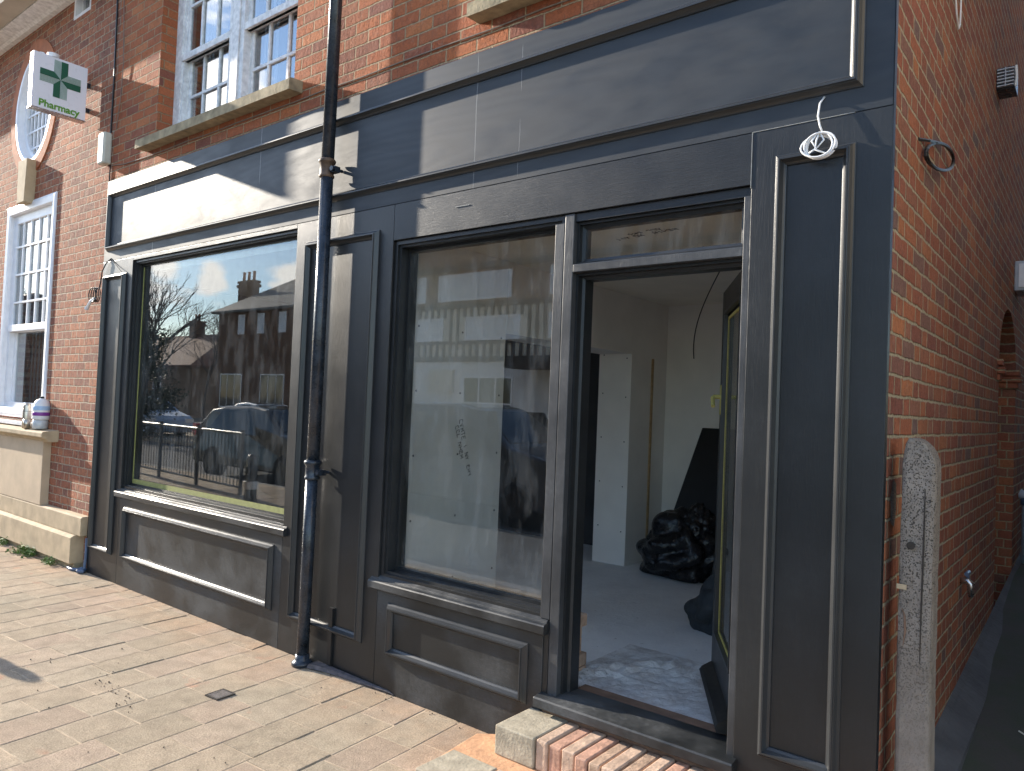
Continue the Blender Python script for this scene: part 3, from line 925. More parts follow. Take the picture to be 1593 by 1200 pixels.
def scribble(root, org, ux, uz, rows, size, seed, mat):
    """illegible felt-tip jottings: short strokes in letter-like clusters"""
    rr = random.Random(seed)
    m = MB()
    org, ux, uz = Vector(org), Vector(ux).normalized(), Vector(uz).normalized()
    n = ux.cross(uz).normalized()
    glyph = {
        'H': [(0, 0, 0, 1), (1, 0, 1, 1), (0, .5, 1, .5)], 'N': [(0, 0, 0, 1), (0, 1, 1, 0), (1, 0, 1, 1)],
        'V': [(0, 1, .5, 0), (.5, 0, 1, 1)], 'I': [(.5, 0, .5, 1)], 'T': [(0, 1, 1, 1), (.5, 0, .5, 1)],
        'E': [(0, 0, 0, 1), (0, 1, 1, 1), (0, .5, .8, .5), (0, 0, 1, 0)], 'Y': [(0, 1, .5, .5), (1, 1, .5, .5), (.5, .5, .5, 0)],
        'M': [(0, 0, 0, 1), (0, 1, .5, .4), (.5, .4, 1, 1), (1, 1, 1, 0)], 'A': [(0, 0, .5, 1), (.5, 1, 1, 0), (.2, .4, .8, .4)],
        'C': [(1, 1, 0, 1), (0, 1, 0, 0), (0, 0, 1, 0)], 'K': [(0, 0, 0, 1), (1, 1, 0, .5), (0, .5, 1, 0)],
        'S': [(1, 1, 0, .8), (0, .8, 1, .3), (1, .3, 0, 0)], 'O': [(0, 0, 0, 1), (0, 1, 1, 1), (1, 1, 1, 0), (1, 0, 0, 0)],
        'L': [(0, 0, 0, 1), (0, 0, 1, 0)], 'F': [(0, 0, 0, 1), (0, 1, 1, 1), (0, .5, .8, .5)], 'X': [(0, 0, 1, 1), (0, 1, 1, 0)]}
    for r, row in enumerate(rows):
        for i, ch in enumerate(row):
            for a, b, c, d in glyph.get(ch, []):
                j = lambda: rr.uniform(-0.1, 0.1)
                p = org + ux*size*(i*0.95+(a+j())*0.62) + uz*size*(-r*1.5+b+j())
                q = org + ux*size*(i*0.95+(c+j())*0.62) + uz*size*(-r*1.5+d+j())
                m.tube([p+n*0.001, q+n*0.001], size*0.055, 5)
    return m.build('handwritten_note', mat, root)
# two jottings: one on the partition sheet running steeply down, one upside down on the ceiling
scribble(part, (-2.7095, 0.72, 1.52), (0, 0.30, -1), (0, 1, 0.30), ['CVMTE I NY EHY', ' CCL NHEM'], 0.030, 5, M['ink'])
ceil = bpy.data.objects['ceiling']
scribble(ceil, (-1.27, 0.84, 2.6495), (-1, 0.18, 0), (0.18, 1, 0), ['NEHIM WMO AVT', '  ALL KMS'], 0.036, 6, M['ink'])
stud = tag(MB().box(-4.32, -4.27, 2.9, 2.95, 0.25, 2.6).build('timber_stud', M['wood']), 'bare softwood stud upright in the dark room beyond the opening', 'stud')
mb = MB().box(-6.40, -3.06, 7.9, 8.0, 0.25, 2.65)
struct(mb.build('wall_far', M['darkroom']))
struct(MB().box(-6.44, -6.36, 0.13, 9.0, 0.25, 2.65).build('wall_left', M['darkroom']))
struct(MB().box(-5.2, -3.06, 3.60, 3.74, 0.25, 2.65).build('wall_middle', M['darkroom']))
# raw brick stub left of the doorway
stb = thing('brick_stub', 'stub of broken red brickwork just inside the left door post', 'brickwork', (-1.62, 0.3, 0.25))
rb = random.Random(2)
m = MB()
for k in range(5):
    o_ = rb.uniform(-0.012, 0.012)
    m.box(-1.80, -1.475+o_, 0.20, 0.40+o_, FZ+k*0.066, FZ+k*0.066+0.0635)
m.build('brickwork', M['step_brown'], stb, bevel=0.006)
m = MB().box(-1.80, -1.488, 0.205, 0.39, FZ, FZ+0.325)
m.build('mortar_bed', M['mortar'], stb)
# black sheet leaning on the back wall
mb = MB().rings([[(-2.42, 2.92, FZ), (-1.35, 2.86, FZ), (-1.35, 2.90, FZ), (-2.42, 2.96, FZ)], [(-2.30, 3.58, 1.50), (-1.25, 3.54, 1.50), (-1.25, 3.58, 1.50), (-2.30, 3.62, 1.50)]])
tag(mb.build('dark_board', M['blackboard']), 'tall black board leaning against the back wall behind the refuse sack', 'board')
def lumpy(name, c, r, seed, mat, crease=0.28, flat=0.0, sub=5):
    bm = bmesh.new()
    bmesh.ops.create_icosphere(bm, subdivisions=sub, radius=1)
    rr = random.Random(seed)
    dirs = [(Vector((rr.gauss(0, 1), rr.gauss(0, 1), rr.gauss(0, 1))).normalized(), rr.choice((2.5, 4, 6, 9)), rr.uniform(0, 6)) for _ in range(9)]
    for v in bm.verts:
        d = v.co.normalized()
        s = 0
        for q, fr, ph in dirs: s += abs(math.sin(d.dot(q)*fr+ph))
        s = s/len(dirs)
        k = 1 + crease*(s-0.64)*2
        p = Vector((d.x*r[0]*k, d.y*r[1]*k, d.z*r[2]*k))
        if d.z > 0.2:
            w = 1 - 0.45*(d.z-0.2)
            p.x *= w
            p.y *= w
        if p.z < -r[2]*0.62: p.z = -r[2]*0.62 + (p.z+r[2]*0.62)*0.06
        v.co = p + Vector(c) + Vector((0, 0, r[2]*0.62+0.02))
    me = bpy.data.meshes.new(name)
    bm.to_mesh(me)
    bm.free()
    me.materials.append(mat)
    for p in me.polygons: p.use_smooth = True
    o = bpy.data.objects.new(name, me)
    COL.objects.link(o)
    return o
bag = thing('refuse_sack', 'bulging black plastic refuse sack on the shop floor in front of the leaning board', 'bag', (-2.14, 2.95, FZ))
def adopt(o, root, name):
    o.name = name
    o.parent = root
    o.matrix_parent_inverse = Matrix.Translation(-root.location)
    return o
adopt(lumpy('body', (-2.17, 2.98, FZ-0.01), (0.36, 0.29, 0.34), 4, M['bag'], 0.42), bag, 'body')
adopt(lumpy('neck', (-2.03, 2.98, FZ+0.27), (0.17, 0.16, 0.21), 9, M['bag'], 0.32), bag, 'neck')
adopt(lumpy('fold', (-2.33, 2.95, FZ+0.20), (0.15, 0.14, 0.12), 12, M['bag'], 0.32), bag, 'fold')
sk = thing('dust_sheet', 'crumpled dark grey cloth bundle on the floor behind the open door', 'cloth', (-1.36, 1.72, FZ))
adopt(lumpy('bundle', (-1.27, 1.72, FZ-0.02), (0.23, 0.18, 0.22), 21, M['sack'], 0.45), sk, 'bundle')
adopt(lumpy('draped_top', (-1.22, 1.90, FZ+0.15), (0.17, 0.14, 0.36), 23, M['sack'], 0.5), sk, 'draped_top')
# wire hanging from the ceiling
cw = []
for k in range(13):
    t = k/12
    cw.append((-1.48-0.22*math.sin(t*1.7), 1.98+0.08*t, 2.64-0.62*t))
tag(MB().tube(cw, 0.004, 6).build('ceiling_wire', M['cable_black']), 'thin dark wire hanging in a curve from the shop ceiling', 'wire')

# ================================================================== DOORSTEP
step = thing('doorstep', 'two-tier doorstep of worn red bricks on edge with grey corner blocks below the open door', 'doorstep', (-1.0, -0.2, 0))
rs = random.Random(5)
MB().box(-1.505, -1.29, -0.268, -0.002, 0.075, 0.205).build('corner_block', M['quarry'], step, bevel=0.006)
x = -1.284
k = 0
mats = ['step_buff', 'step_red', 'step_buff', 'step_red', 'step_brown', 'step_buff', 'step_brown']
while x < 0.1:
    w = 0.058 + rs.uniform(-0.004, 0.004)
    y0 = -0.268 + rs.uniform(-0.012, 0.014)
    z1 = 0.203 + rs.uniform(-0.004, 0.003)
    m = MB().box(x, x+w, y0, -0.006, 0.075, z1)
    o = m.build('brick', M[mats[k % 7]], step, bevel=0.005+rs.random()*0.004)
    x += w + 0.009
    k += 1
MB().box(-1.29, 0.1, -0.245, -0.01, 0.07, 0.192).build('mortar_bed', M['mortar'], step)
# sloped mortar flaunching and lower tread
MB().prism([(-1.70, -0.16), (-1.505, -0.001), (0.35, -0.001), (0.35, -0.60), (-1.65, -0.60)], 2, -0.02, 0.074).build('lower_tread', M['mortar'], step, bevel=0.006)
for a, b, m_ in ((-1.655, -1.40, 'quarry'), (-1.39, -1.13, 'step_buff'), (-1.12, -0.85, 'quarry'), (-0.84, -0.55, 'quarry'), (-0.54, -0.25, 'step_brown')):
    MB().box(a, b, -0.61, -0.37, 0.02, 0.082).build('tile', M[m_], step, bevel=0.005)

# ================================================================== DRAINPIPE
PX, PY, PR = -3.185, -0.067, 0.039
pipe = thing('drainpipe', 'tall dark cast iron drainpipe running down the shopfront pilaster to the pavement', 'pipe', (PX, PY, 0))
def slightly(zs, r):
    return [(PX + 0.005*math.sin(z*0.9), PY, z) for z in zs], r
MB().tube([(PX-0.012, PY, 0.05), (PX-0.006, PY, 0.7), (PX-0.003, PY, 1.17)], PR-0.002, 24).build('lower_length', M['iron'], pipe, smooth=True)
MB().tube([(PX, PY, 1.17), (PX+0.003, PY, 2.1), (PX+0.004, PY, 3.04)], PR, 24).build('middle_length', M['iron'], pipe, smooth=True)
MB().tube([(PX+0.004, PY, 3.04), (PX+0.012, PY, 4.5), (PX+0.014, PY, 8.0)], PR, 24).build('upper_length', M['iron'], pipe, smooth=True)
for z in (1.19, 3.05):
    m = MB().lathe([(PR, z-0.06), (PR+0.007, z-0.055), (PR+0.009, z-0.045), (PR+0.004, z-0.038), (PR+0.005, z+0.03), (PR+0.013, z+0.036), (PR+0.015, z+0.048), (PR+0.008, z+0.058), (PR, z+0.062)], PX, PY, 24)
    m.build('collar', M['iron'] if z < 2 else M['rust'], pipe, smooth=True)
    m = MB().box(PX+0.03, PX+0.085, PY-0.006, PY+0.006+0.03, z-0.03, z+0.005)
    m.tube([(PX+0.07, PY-0.01, z-0.012), (PX+0.07, -0.002, z-0.012)], 0.010, 8)
    m.tube([(PX+0.07, PY-0.022, z-0.012), (PX+0.07, PY-0.008, z-0.012)], 0.016, 8)
    m.build('fixing_ear', M['iron'], pipe)
MB().lathe([(0.062, 0.003), (0.064, 0.022), (0.055, 0.03), (0.05, 0.034), (0.043, 0.045), (0.041, 0.07)], PX-0.012, PY, 20).build('base_shoe', M['iron'], pipe, smooth=True)
MB().rings([[(-3.13, -0.085, 0.006), (-2.98, -0.05, 0.006), (-2.45, -0.006, 0.006), (-2.45, 0.0, 0.006), (-3.13, -0.01, 0.006)], [(-3.12, -0.075, 0.03), (-2.98, -0.043, 0.028), (-2.5, -0.012, 0.014), (-2.5, 0.0, 0.018), (-3.12, -0.012, 0.035)]]).build('mortar_fillet', simple('old bitumen fillet', (0.09, 0.08, 0.085), 0.8, 0.4, 30, 0.006, 60), pipe)
tag(MB().box(-3.03, -2.99, -0.014, -0.001, 0.012, 0.375).box(-3.026, -2.994, -0.017, -0.014, 0.015, 0.37).build('cable_cover', M['paint']), 'short dark capping strip standing at the pilaster foot right of the drainpipe', 'strip')

# ================================================================== SMALL THINGS ON THE SHOPFRONT AND WALLS
# coil of white cable
pts = [(-0.243, 0.0, 2.85), (-0.252, -0.022, 2.82), (-0.256, -0.028, 2.77), (-0.247, -0.03, 2.73), (-0.235, -0.03, 2.698)]
c0 = Vector((-0.243, -0.04, 2.648))
m = MB().tube(pts, 0.0036, 8)
coil = []
for k in range(121):
    t = k/24*2*math.pi
    q = k/120
    rx = 0.060 - 0.010*abs(math.sin(q*9)) + 0.003*math.sin(q*23)
    rz = 0.050 - 0.008*abs(math.cos(q*7))
    coil.append((c0.x + rx*math.sin(t) + 0.004*math.sin(q*13), c0.y - 0.006 + 0.012*math.sin(q*17), c0.z + rz*math.cos(t) + 0.003*math.cos(q*19)))
m.tube([pts[-1]] + coil, 0.0034, 8)
m.tube([(c0.x-0.005, -0.05, c0.z+0.05), (c0.x-0.025, -0.055, c0.z+0.02), (c0.x-0.008, -0.055, c0.z-0.012), (c0.x+0.018, -0.05, c0.z+0.02), (c0.x, -0.05, c0.z+0.052)], 0.0034, 8)
m.tube([(c0.x+0.0, -0.05, c0.z+0.05), (c0.x-0.008, -0.055, c0.z+0.02), (c0.x-0.012, -0.055, c0.z-0.014), (c0.x+0.03, -0.05, c0.z-0.035)], 0.0034, 8)
m.tube([(c0.x-0.012, -0.055, c0.z-0.012), (c0.x-0.035, -0.05, c0.z-0.022)], 0.0034, 8)
tag(m.build('cable_coil', M['cable_white'], smooth=True), 'coil of thin white cable hanging from the fascia above the right pilaster', 'cable')
# black cable and lamp ends at the left pilaster
hc = thing('hanging_wires', 'tangle of thin dark wires with a pale connector hanging at the left pilaster top', 'wires', (-6.30, -0.02, 2.78))
m = MB().tube([(-6.30, 0.0, 2.79), (-6.36, -0.015, 2.755), (-6.425, -0.02, 2.68), (-6.44, -0.02, 2.60), (-6.445, -0.03, 2.52)], 0.005, 6)
m.tube([(-6.30, -0.0, 2.79), (-6.20, -0.008, 2.73), (-6.02, -0.03, 2.645)], 0.0035, 6)
for s in range(4):
    a = [(-6.44+0.07*math.sin(t)*(0.7+0.1*s)-0.02*s, -0.04-0.008*s, 2.47+0.065*math.cos(t)) for t in [2*math.pi*k/14 for k in range(15)]]
    m.tube(a, 0.0045, 6)
m.build('wire', M['cable_black'], hc)
m = MB().tube([(-6.47, -0.05, 2.44), (-6.53, -0.06, 2.41), (-6.58, -0.06, 2.375), (-6.61, -0.06, 2.35)], [0.012, 0.016, 0.014, 0.02], 8)
m.build('connector', M['white_plastic'], hc)
# clipped cable over the fascia and cables on the party line
pts = [(-6.46, YB-0.006, 3.655), (-6.2, YB-0.006, 3.625)] + [(x, YB-0.006, 3.617+0.004*math.sin(x*7)) for x in [-5.8+0.35*i for i in range(17)]]
tag(MB().tube(pts, 0.0045, 6).build('clipped_cable', M['cable_brown']), 'thin grey cable clipped along the brickwork just above the fascia', 'cable')
tag(MB().tube([(-6.52, YB-0.01, 8.0), (-6.52, YB-0.01, 5.2), (-6.50, YB-0.01, 4.5), (-6.505, YB-0.01, 3.96)], 0.008, 8).build('downlead', M['cable_black']), 'thick black cable running down the joint between the two brick buildings', 'cable')
tag(MB().tube([(-6.44, YB-0.006, 5.6), (-6.37, YB-0.01, 5.0), (-6.30, YB-0.02, 4.55), (-6.33, YB-0.015, 4.25), (-6.40, YB-0.01, 3.97)], 0.004, 6).build('loose_wire', M['cable_brown']), 'thin pale wire bowing out beside the black party-line cable', 'wire')
tag(MB().tube([(-6.485, YB-0.008, 3.66), (-6.475, YB-0.006, 3.2), (-6.478, YB-0.006, 1.6), (-6.472, -0.004, 0.05)], 0.006, 6).build('earth_cable', M['cable_black']), 'thin black cable running down the shopfront left edge to the pavement', 'cable')
jb = thing('junction_box', 'long cream plastic junction box on the brick joint above the fascia left end', 'box', (-6.53, YB, 3.8))
MB().box(-6.60, -6.475, -0.05, YB-0.001, 3.665, 3.955).build('cover', M['box_cream'], jb, bevel=0.018)
MB().lathe([(0.006, 0.0), (0.006, 0.002)], 0, 0, 8)
m = MB().tube([(-6.535, -0.051, 3.90), (-6.535, -0.047, 3.90)], 0.008, 8)
m.build('screw', M['steel'], jb)
m = MB().tube([(-6.47, 0.0, 0.02), (-6.47, -0.03, 0.035), (-6.52, -0.05, 0.02), (-6.6, -0.07, 0.014), (-6.70, -0.06, 0.014)], 0.014, 8)
m.tube([(-6.455, -0.02, 0.02), (-6.455, -0.012, 0.12), (-6.462, -0.008, 0.3)], 0.012, 8)
m.tube([(-6.50, -0.05, 0.02), (-6.46, -0.07, 0.018), (-6.42, -0.04, 0.02), (-6.45, -0.02, 0.02)], 0.016, 8)
tag(m.build('ground_cable', M['blue_plastic']), 'blue grey cable end coiled on the pavement at the shopfront left corner', 'cable')
# side wall fittings
loop = []
for k in range(50):
    t = 1.9 - k/49*2*math.pi*1.9
    loop.append((0.022+0.006*math.sin(k*0.21), 0.80+0.31*math.cos(t)*(1-0.05*math.sin(k*0.3)), 2.805+0.06*math.sin(t)+0.075*math.cos(t)))
m = MB().tube([(0.0, 0.43, 2.775), (0.02, 0.55, 2.80), (0.02, 0.68, 2.835), loop[0]] + loop, 0.0065, 6)
tag(m.build('cable_loop', M['cable_black']), 'loop of thick black cable hanging on the orange brick side wall', 'cable')
m = MB().tube([(0.008, 1.02, 4.2), (0.010, 1.12, 3.8), (0.012, 1.20, 3.62), (0.012, 1.27, 3.58), (0.012, 1.31, 3.62), (0.010, 1.35, 3.9), (0.008, 1.34, 4.3)], 0.004, 6)
tag(m.build('wire_loop', M['cable_white']), 'thin white wire drooping in a narrow loop high on the side wall', 'wire')
vt = thing('wall_vent', 'small louvred dark vent cowl sticking out high on the orange side wall', 'vent', (0, 3.0, 3.95))
MB().box(0.0, 0.105, 2.93, 3.12, 3.875, 4.02).build('cowl', M['iron'], vt, bevel=0.004)
MB().tube([(0.108, 2.935, 3.88), (0.113, 2.935, 3.95), (0.108, 2.935, 4.018)], 0.008, 8).build('rim', M['white_plastic'], vt)
m = MB()
for k in range(6): m.box(0.006, 0.100, 2.905, 2.929, 3.885+k*0.022, 3.893+k*0.022)
m.box(0.05, 0.056, 2.90, 2.905, 3.88, 4.01)
m.build('louvre', M['grey_metal'], vt)
tp = thing('outside_tap', 'blue grey metal tap sticking out low on the alley side wall', 'tap', (0, 1.85, 0.75))
m = MB().tube([(0, 1.85, 0.78), (0.03, 1.85, 0.785), (0.05, 1.85, 0.77), (0.052, 1.85, 0.70)], [0.018, 0.02, 0.02, 0.014], 10)
m.build('spout', M['steel'], tp, smooth=True)
m = MB().tube([(0.035, 1.85, 0.79), (0.035, 1.85, 0.82)], 0.009, 8).tube([(0.035, 1.81, 0.825), (0.035, 1.89, 0.825)], 0.012, 8)
m.build('handle', M['blue_plastic'], tp)
bx = thing('meter_box', 'pale grey metal box on the far end of the side wall', 'box', (0, 4.5, 2.8))
MB().box(0, 0.30, 4.40, 4.75, 2.74, 2.985).build('case', M['grey_metal'], bx, bevel=0.01)
MB().box(0.03, 0.27, 4.388, 4.399, 2.765, 2.96).build('lid', M['white_paint'], bx, bevel=0.004)
rp = thing('waste_pipe', 'grey waste pipe low at the far end of the alley wall', 'pipe', (0.06, 5.9, 0.4))
MB().tube([(0.07, 5.25, 0.35), (0.07, 5.25, 0.9), (0.07, 5.25, 1.0), (0.0, 5.25, 1.03)], 0.045, 12).build('pipe', M['grey_metal'], rp, smooth=True)
MB().lathe([(0.05, 0.93), (0.056, 0.94), (0.056, 0.99), (0.05, 1.0)], 0.07, 5.25, 12).build('socket', M['blue_plastic'], rp)
patch = MB()
patch.add([(0.004, 0.10, 1.26), (0.004, 0.16, 1.24), (0.004, 0.19, 1.30), (0.004, 0.18, 1.40), (0.004, 0.13, 1.42), (0.004, 0.09, 1.36)], [(0, 1, 2, 3, 4, 5)])
patch.build('mortar_patch', M['post'], shop)

# ================================================================== CONCRETE POST AND ALLEY
post = thing('concrete_post', 'weathered round-topped concrete post, pitted and cracked, at the alley mouth', 'post', (0.11, 0.1, 0))
def post_mesh():
    rr = random.Random(8)
    x0, x1, y0, y1 = 0.048, 0.157, 0.03, 0.145
    rings = []
    zs = [-0.1 + i*0.05 for i in range(33)]
    zs = [z for z in zs if z < 1.46]
    def ring(z, sx0, sx1, w):
        pts = []
        n = 7
        P = [(sx0, y0), (sx1, y0), (sx1, y1), (sx0, y1)]
        for a in range(4):
            p, q = P[a], P[(a+1) % 4]
            for k in range(n):
                t = k/n
                c = 0.006 if (k == 0) else 0.0
                cxx, cyy = (sx0+sx1)/2, (y0+y1)/2
                px, py = p[0]+(q[0]-p[0])*t, p[1]+(q[1]-p[1])*t
                if a == 3 and 0: pass
                dx, dy = cxx-px, cyy-py
                l = math.hypot(dx, dy) or 1
                j = c + rr.uniform(-0.0016, 0.0016)
                pts.append((px+dx/l*j+w, py+dy/l*j, z))
        return pts
    for z in zs: rings.append(ring(z, x0, x1, 0.0015*math.sin(z*5)))
    W = x1-x0
    for k in range(1, 9):
        t = k/8*math.pi/2*0.96
        zz = 1.46 + 0.115*math.sin(t)
        a = (1-math.cos(t))
        rings.append(ring(zz, x0+W*0.22*a, x1-W*0.70*a, 0))
    return MB().rings(rings)
post_mesh().build('shaft', M['post'], post)
MB().tube([(0.125, 0.0285, 1.40), (0.1245, 0.028, 1.2), (0.122, 0.028, 0.98), (0.121, 0.0285, 0.80)], [0.0015, 0.0035, 0.003, 0.001], 6).build('crack', M['debris'], post)
MB().tube([(0.085, 0.024, 1.20), (0.085, 0.05, 1.20)], 0.014, 10).build('bolt_hole', M['debris'], post)
MB().tube([(0.062, 0.0285, 0.98), (0.071, 0.028, 0.955), (0.074, 0.028, 0.90), (0.068, 0.0285, 0.85)], [0.001, 0.0035, 0.0035, 0.001], 6).build('chipped_edge', M['timber_raw'], post)
MB().box(0.044, 0.075, 0.026, 0.0305, 1.045, 1.062).build('band', M['stone'], post)
mb = MB()
n = 24
vs, fs = [], []
rr = random.Random(4)
for j in range(n+1):
    for i in range(9):
        y = 0.001 + j*14/n
        x = 0.0 + i*2.2/8
        vs.append((x, y, -0.003 + min(0.42, 0.085*y) + rr.uniform(-0.008, 0.008)))
for j in range(n):
    for i in range(8): fs.append((j*9+i, j*9+i+1, (j+1)*9+i+1, (j+1)*9+i))
struct(mb.add(vs, fs).build('alley_ground', M['alley'], recalc=False))
litter = MB()
for k in range(9):
    x, y = rr.uniform(0.25, 1.2), rr.uniform(0.9, 3.6)
    z = 0.004 + 0.085*y
    a = rr.uniform(0, 3.1)
    l = rr.uniform(0.015, 0.05)
    litter.tube([(x, y, z), (x+l*math.cos(a), y+l*math.sin(a), z+0.006)], 0.004, 5)
l_ = litter.build('litter', M['box_cream'])
l_['kind'] = 'stuff'
l_['label'] = 'scraps of pale litter on the alley ground'
nb = thing('bounce_building', 'unseen building added across the alley, its cream overhang bouncing sun onto the side wall', 'building', (4.2, 0, 0))  # added out of view; overhang bounces sun onto side wall, lower wall blocks sky
MB().box(1.5, 9, 0.3, 13, -0.12, 2.6).build('lower_wall', M['brick_side'], nb)
MB().box(2.2, 9, -1.1, 13, 2.6, 8).build('upper_wall', M['cream_wall'], nb)
MB().box(2.1, 9.1, -1.2, 13.1, 8.0, 8.25).build('roof', M['slate'], nb)

# ================================================================== PHARMACY BUILDING
ph = thing('pharmacy_building', 'pinkish brick building at the left with white sash window, oval window and cream cornice', 'building', (-9.5, 0, 0))
SW = (-9.05, -7.68, 1.30, 3.60)
OC, ORX, ORZ = (-8.45, 4.62), 0.52, 0.60
TW = (-7.53, -7.13, 5.30, 6.4)
mb = MB()
holed_wall(mb, 'y', YB, -15.0, -6.452, -0.05, 9.0, [SW, TW, (OC[0]-ORX, OC[0]+ORX, OC[1]-ORZ, OC[1]+ORZ)], 0.2)
for q in range(4):
    K = 12
    for k in range(K):
        t0, t1 = q*math.pi/2 + k*math.pi/2/K, q*math.pi/2 + (k+1)*math.pi/2/K
        cxx = OC[0] + (ORX if q in (0, 3) else -ORX)
        czz = OC[1] + (ORZ if q in (0, 1) else -ORZ)
        mb.add([(cxx, YB, czz), (OC[0]+ORX*math.cos(t0), YB, OC[1]+ORZ*math.sin(t0)), (OC[0]+ORX*math.cos(t1), YB, OC[1]+ORZ*math.sin(t1))], [(0, 1, 2)])
mb.build('front_wall', M['brick_pharm'], ph)
for h, dd in ((SW, 0.13), (TW, 0.10)): reveals(MB(), YB, h, dd).build('window_reveal', M['brick_front_side'], ph)
MB().box(-15, -6.452, 0.6, 10, 8.8, 9.0).build('roof', M['slate'], ph)
MB().box(-15, -14.9, 0.05, 10, 0, 8.8).build('gable_wall', M['brick_pharm'], ph)
# cornice, cut off at the party line
MB().prism([(YB, 5.50), (-0.02, 5.50), (-0.05, 5.515), (-0.17, 5.535), (-0.17, 5.55), (YB, 5.55)], 0, -15, -6.50).build('bed_moulding', M['white_worn'], ph)
MB().prism([(YB, 5.552), (-0.34, 5.552), (-0.34, 5.53), (-0.38, 5.53), (-0.40, 5.60), (-0.46, 5.75), (YB, 5.80)], 0, -15, -6.50).build('cornice', M['soffit'], ph)
def ell(rx, rz, n=64, y=0.0):
    return [(OC[0]+rx*math.cos(2*math.pi*k/n), y, OC[1]+rz*math.sin(2*math.pi*k/n)) for k in range(n)]
ov = bpy.data.objects.new('oval_window', None)
COL.objects.link(ov)
ov.parent = ph
ov.location = (OC[0]+9.5, YB, OC[1])
MB().rings([ell(ORX+0.12, ORZ+0.13, y=YB-0.002), ell(ORX+0.12, ORZ+0.13, y=YB-0.014), ell(ORX, ORZ, y=YB-0.014), ell(ORX, ORZ, y=YB+0.12)], True, False).build('brick_surround', M['terracotta'], ov)
MB().rings([ell(ORX, ORZ, y=YB+0.02), ell(ORX-0.004, ORZ-0.004, y=YB-0.012), ell(ORX-0.04, ORZ-0.04, y=YB-0.012), ell(ORX-0.06, ORZ-0.06, y=YB+0.005), ell(ORX-0.08, ORZ-0.08, y=YB+0.05), ell(ORX-0.11, ORZ-0.11, y=YB+0.06), ell(ORX-0.12, ORZ-0.12, y=YB+0.12)], True, False).build('frame', M['white_paint'], ov)
m = MB()
for k in range(-3, 4):
    xx = OC[0]+k*0.105
    hh = (ORZ-0.11)*math.sqrt(max(0, 1-((xx-OC[0])/(ORX-0.11))**2))
    m.box(xx-0.010, xx+0.010, YB+0.075, YB+0.10, OC[1]-hh, OC[1]+hh)
for k in range(-2, 3):
    zz = OC[1]+k*0.19
    hh = (ORX-0.11)*math.sqrt(max(0, 1-((zz-OC[1])/(ORZ-0.11))**2))
    m.box(OC[0]-hh, OC[0]+hh, YB+0.073, YB+0.098, zz-0.010, zz+0.010)
m.build('glazing_bar', M['white_paint'], ov)
MB().rings([ell(ORX-0.10, ORZ-0.10, y=YB+0.092), ell(ORX-0.10, ORZ-0.10, y=YB+0.096)]).build('glass_pane', M['glass_sash'], ov)
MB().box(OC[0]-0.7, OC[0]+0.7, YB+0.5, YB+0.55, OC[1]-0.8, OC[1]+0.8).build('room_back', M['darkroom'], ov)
MB().rings([[(-8.50, -0.07, 3.565), (-8.30, -0.07, 3.565), (-8.30, YB, 3.565), (-8.50, YB, 3.565)], [(-8.52, -0.07, 4.02), (-8.27, -0.07, 4.02), (-8.27, YB, 4.02), (-8.52, YB, 4.02)]]).build('keystone', M['stone'], ph, bevel=0.005)
# small window tucked under the cornice
m = MB().rect_rings(TW[0], TW[1], TW[2], TW[3], [(0, YB+0.1), (0, YB+0.0), (0.035, YB), (0.035, YB+0.06), (0.06, YB+0.06), (0.06, YB+0.1)])
tw = m.build('small_window', M['white_paint'], ph)
MB().box(TW[0]+0.05, TW[1]-0.05, YB+0.08, YB+0.085, TW[2]+0.05, TW[3]-0.05).build('pane', M['glass_sash'], tw)
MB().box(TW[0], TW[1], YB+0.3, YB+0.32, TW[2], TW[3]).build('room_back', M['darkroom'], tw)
# tall ground floor sash window
yf = YB+0.0
fr = MB().rect_rings(SW[0], SW[1], SW[2], SW[3], [(0, yf+0.12), (0, yf-0.01), (0.03, yf-0.02), (0.085, yf-0.015), (0.095, yf+0.0), (0.095, yf+0.03), (0.15, yf+0.035), (0.15, yf+0.12)]).build('sash_window', M['white_paint'], ph)
a, b = SW[0]+0.15, SW[1]-0.12
zm = 2.235
def sash(a, b, za, zb, y, cols, rows, nm):
    m = MB().rect_rings(a, b, za, zb, [(0, y+0.035), (0, y), (0.04, y), (0.048, y+0.008), (0.048, y+0.035)])
    for k in range(1, cols):
        xx = a + (b-a)*k/cols
        m.box(xx-0.010, xx+0.010, y+0.004, y+0.03, za+0.03, zb-0.03)
    for k in range(1, rows):
        zz = za + (zb-za)*k/rows
        m.box(a+0.03, b-0.03, y+0.002, y+0.028, zz-0.010, zz+0.010)
    m.build(nm, M['white_paint'], fr)
sash(a, b, zm, 3.46, yf+0.035, 5, 4, 'upper_sash')
sash(a, b, SW[2]+0.05, zm+0.03, yf+0.08, 1, 1, 'lower_sash')
MB().box(a, b, yf+0.012, yf+0.034, zm-0.015, zm+0.055).build('meeting_rail', M['white_paint'], fr, bevel=0.004)
MB().box(a+0.03, b-0.03, yf+0.056, yf+0.059, zm+0.03, 3.43).build('upper_pane', M['glass_sash'], fr)
MB().box(a+0.03, b-0.03, yf+0.10, yf+0.103, SW[2]+0.08, zm).build('lower_pane', M['glass_sash'], fr)
MB().box(a+0.0, b, yf+0.20, yf+0.21, 2.84, 3.5).build('blind', M['curtain'], fr)
m = MB()
for k in range(16):
    xx = a + 0.02 + k*0.05
    m.box(xx, xx+0.035, yf+0.25+0.015*(k % 2), yf+0.255+0.015*(k % 2), SW[2], 2.8)
m.build('curtain', simple('grey net curtain', (0.45, 0.49, 0.48), 0.9, 0.1, 6), fr)
MB().box(SW[0]-0.2, SW[1]+0.2, yf+0.9, yf+0.95, 1.0, 3.8).build('room_back', M['darkroom'], fr)
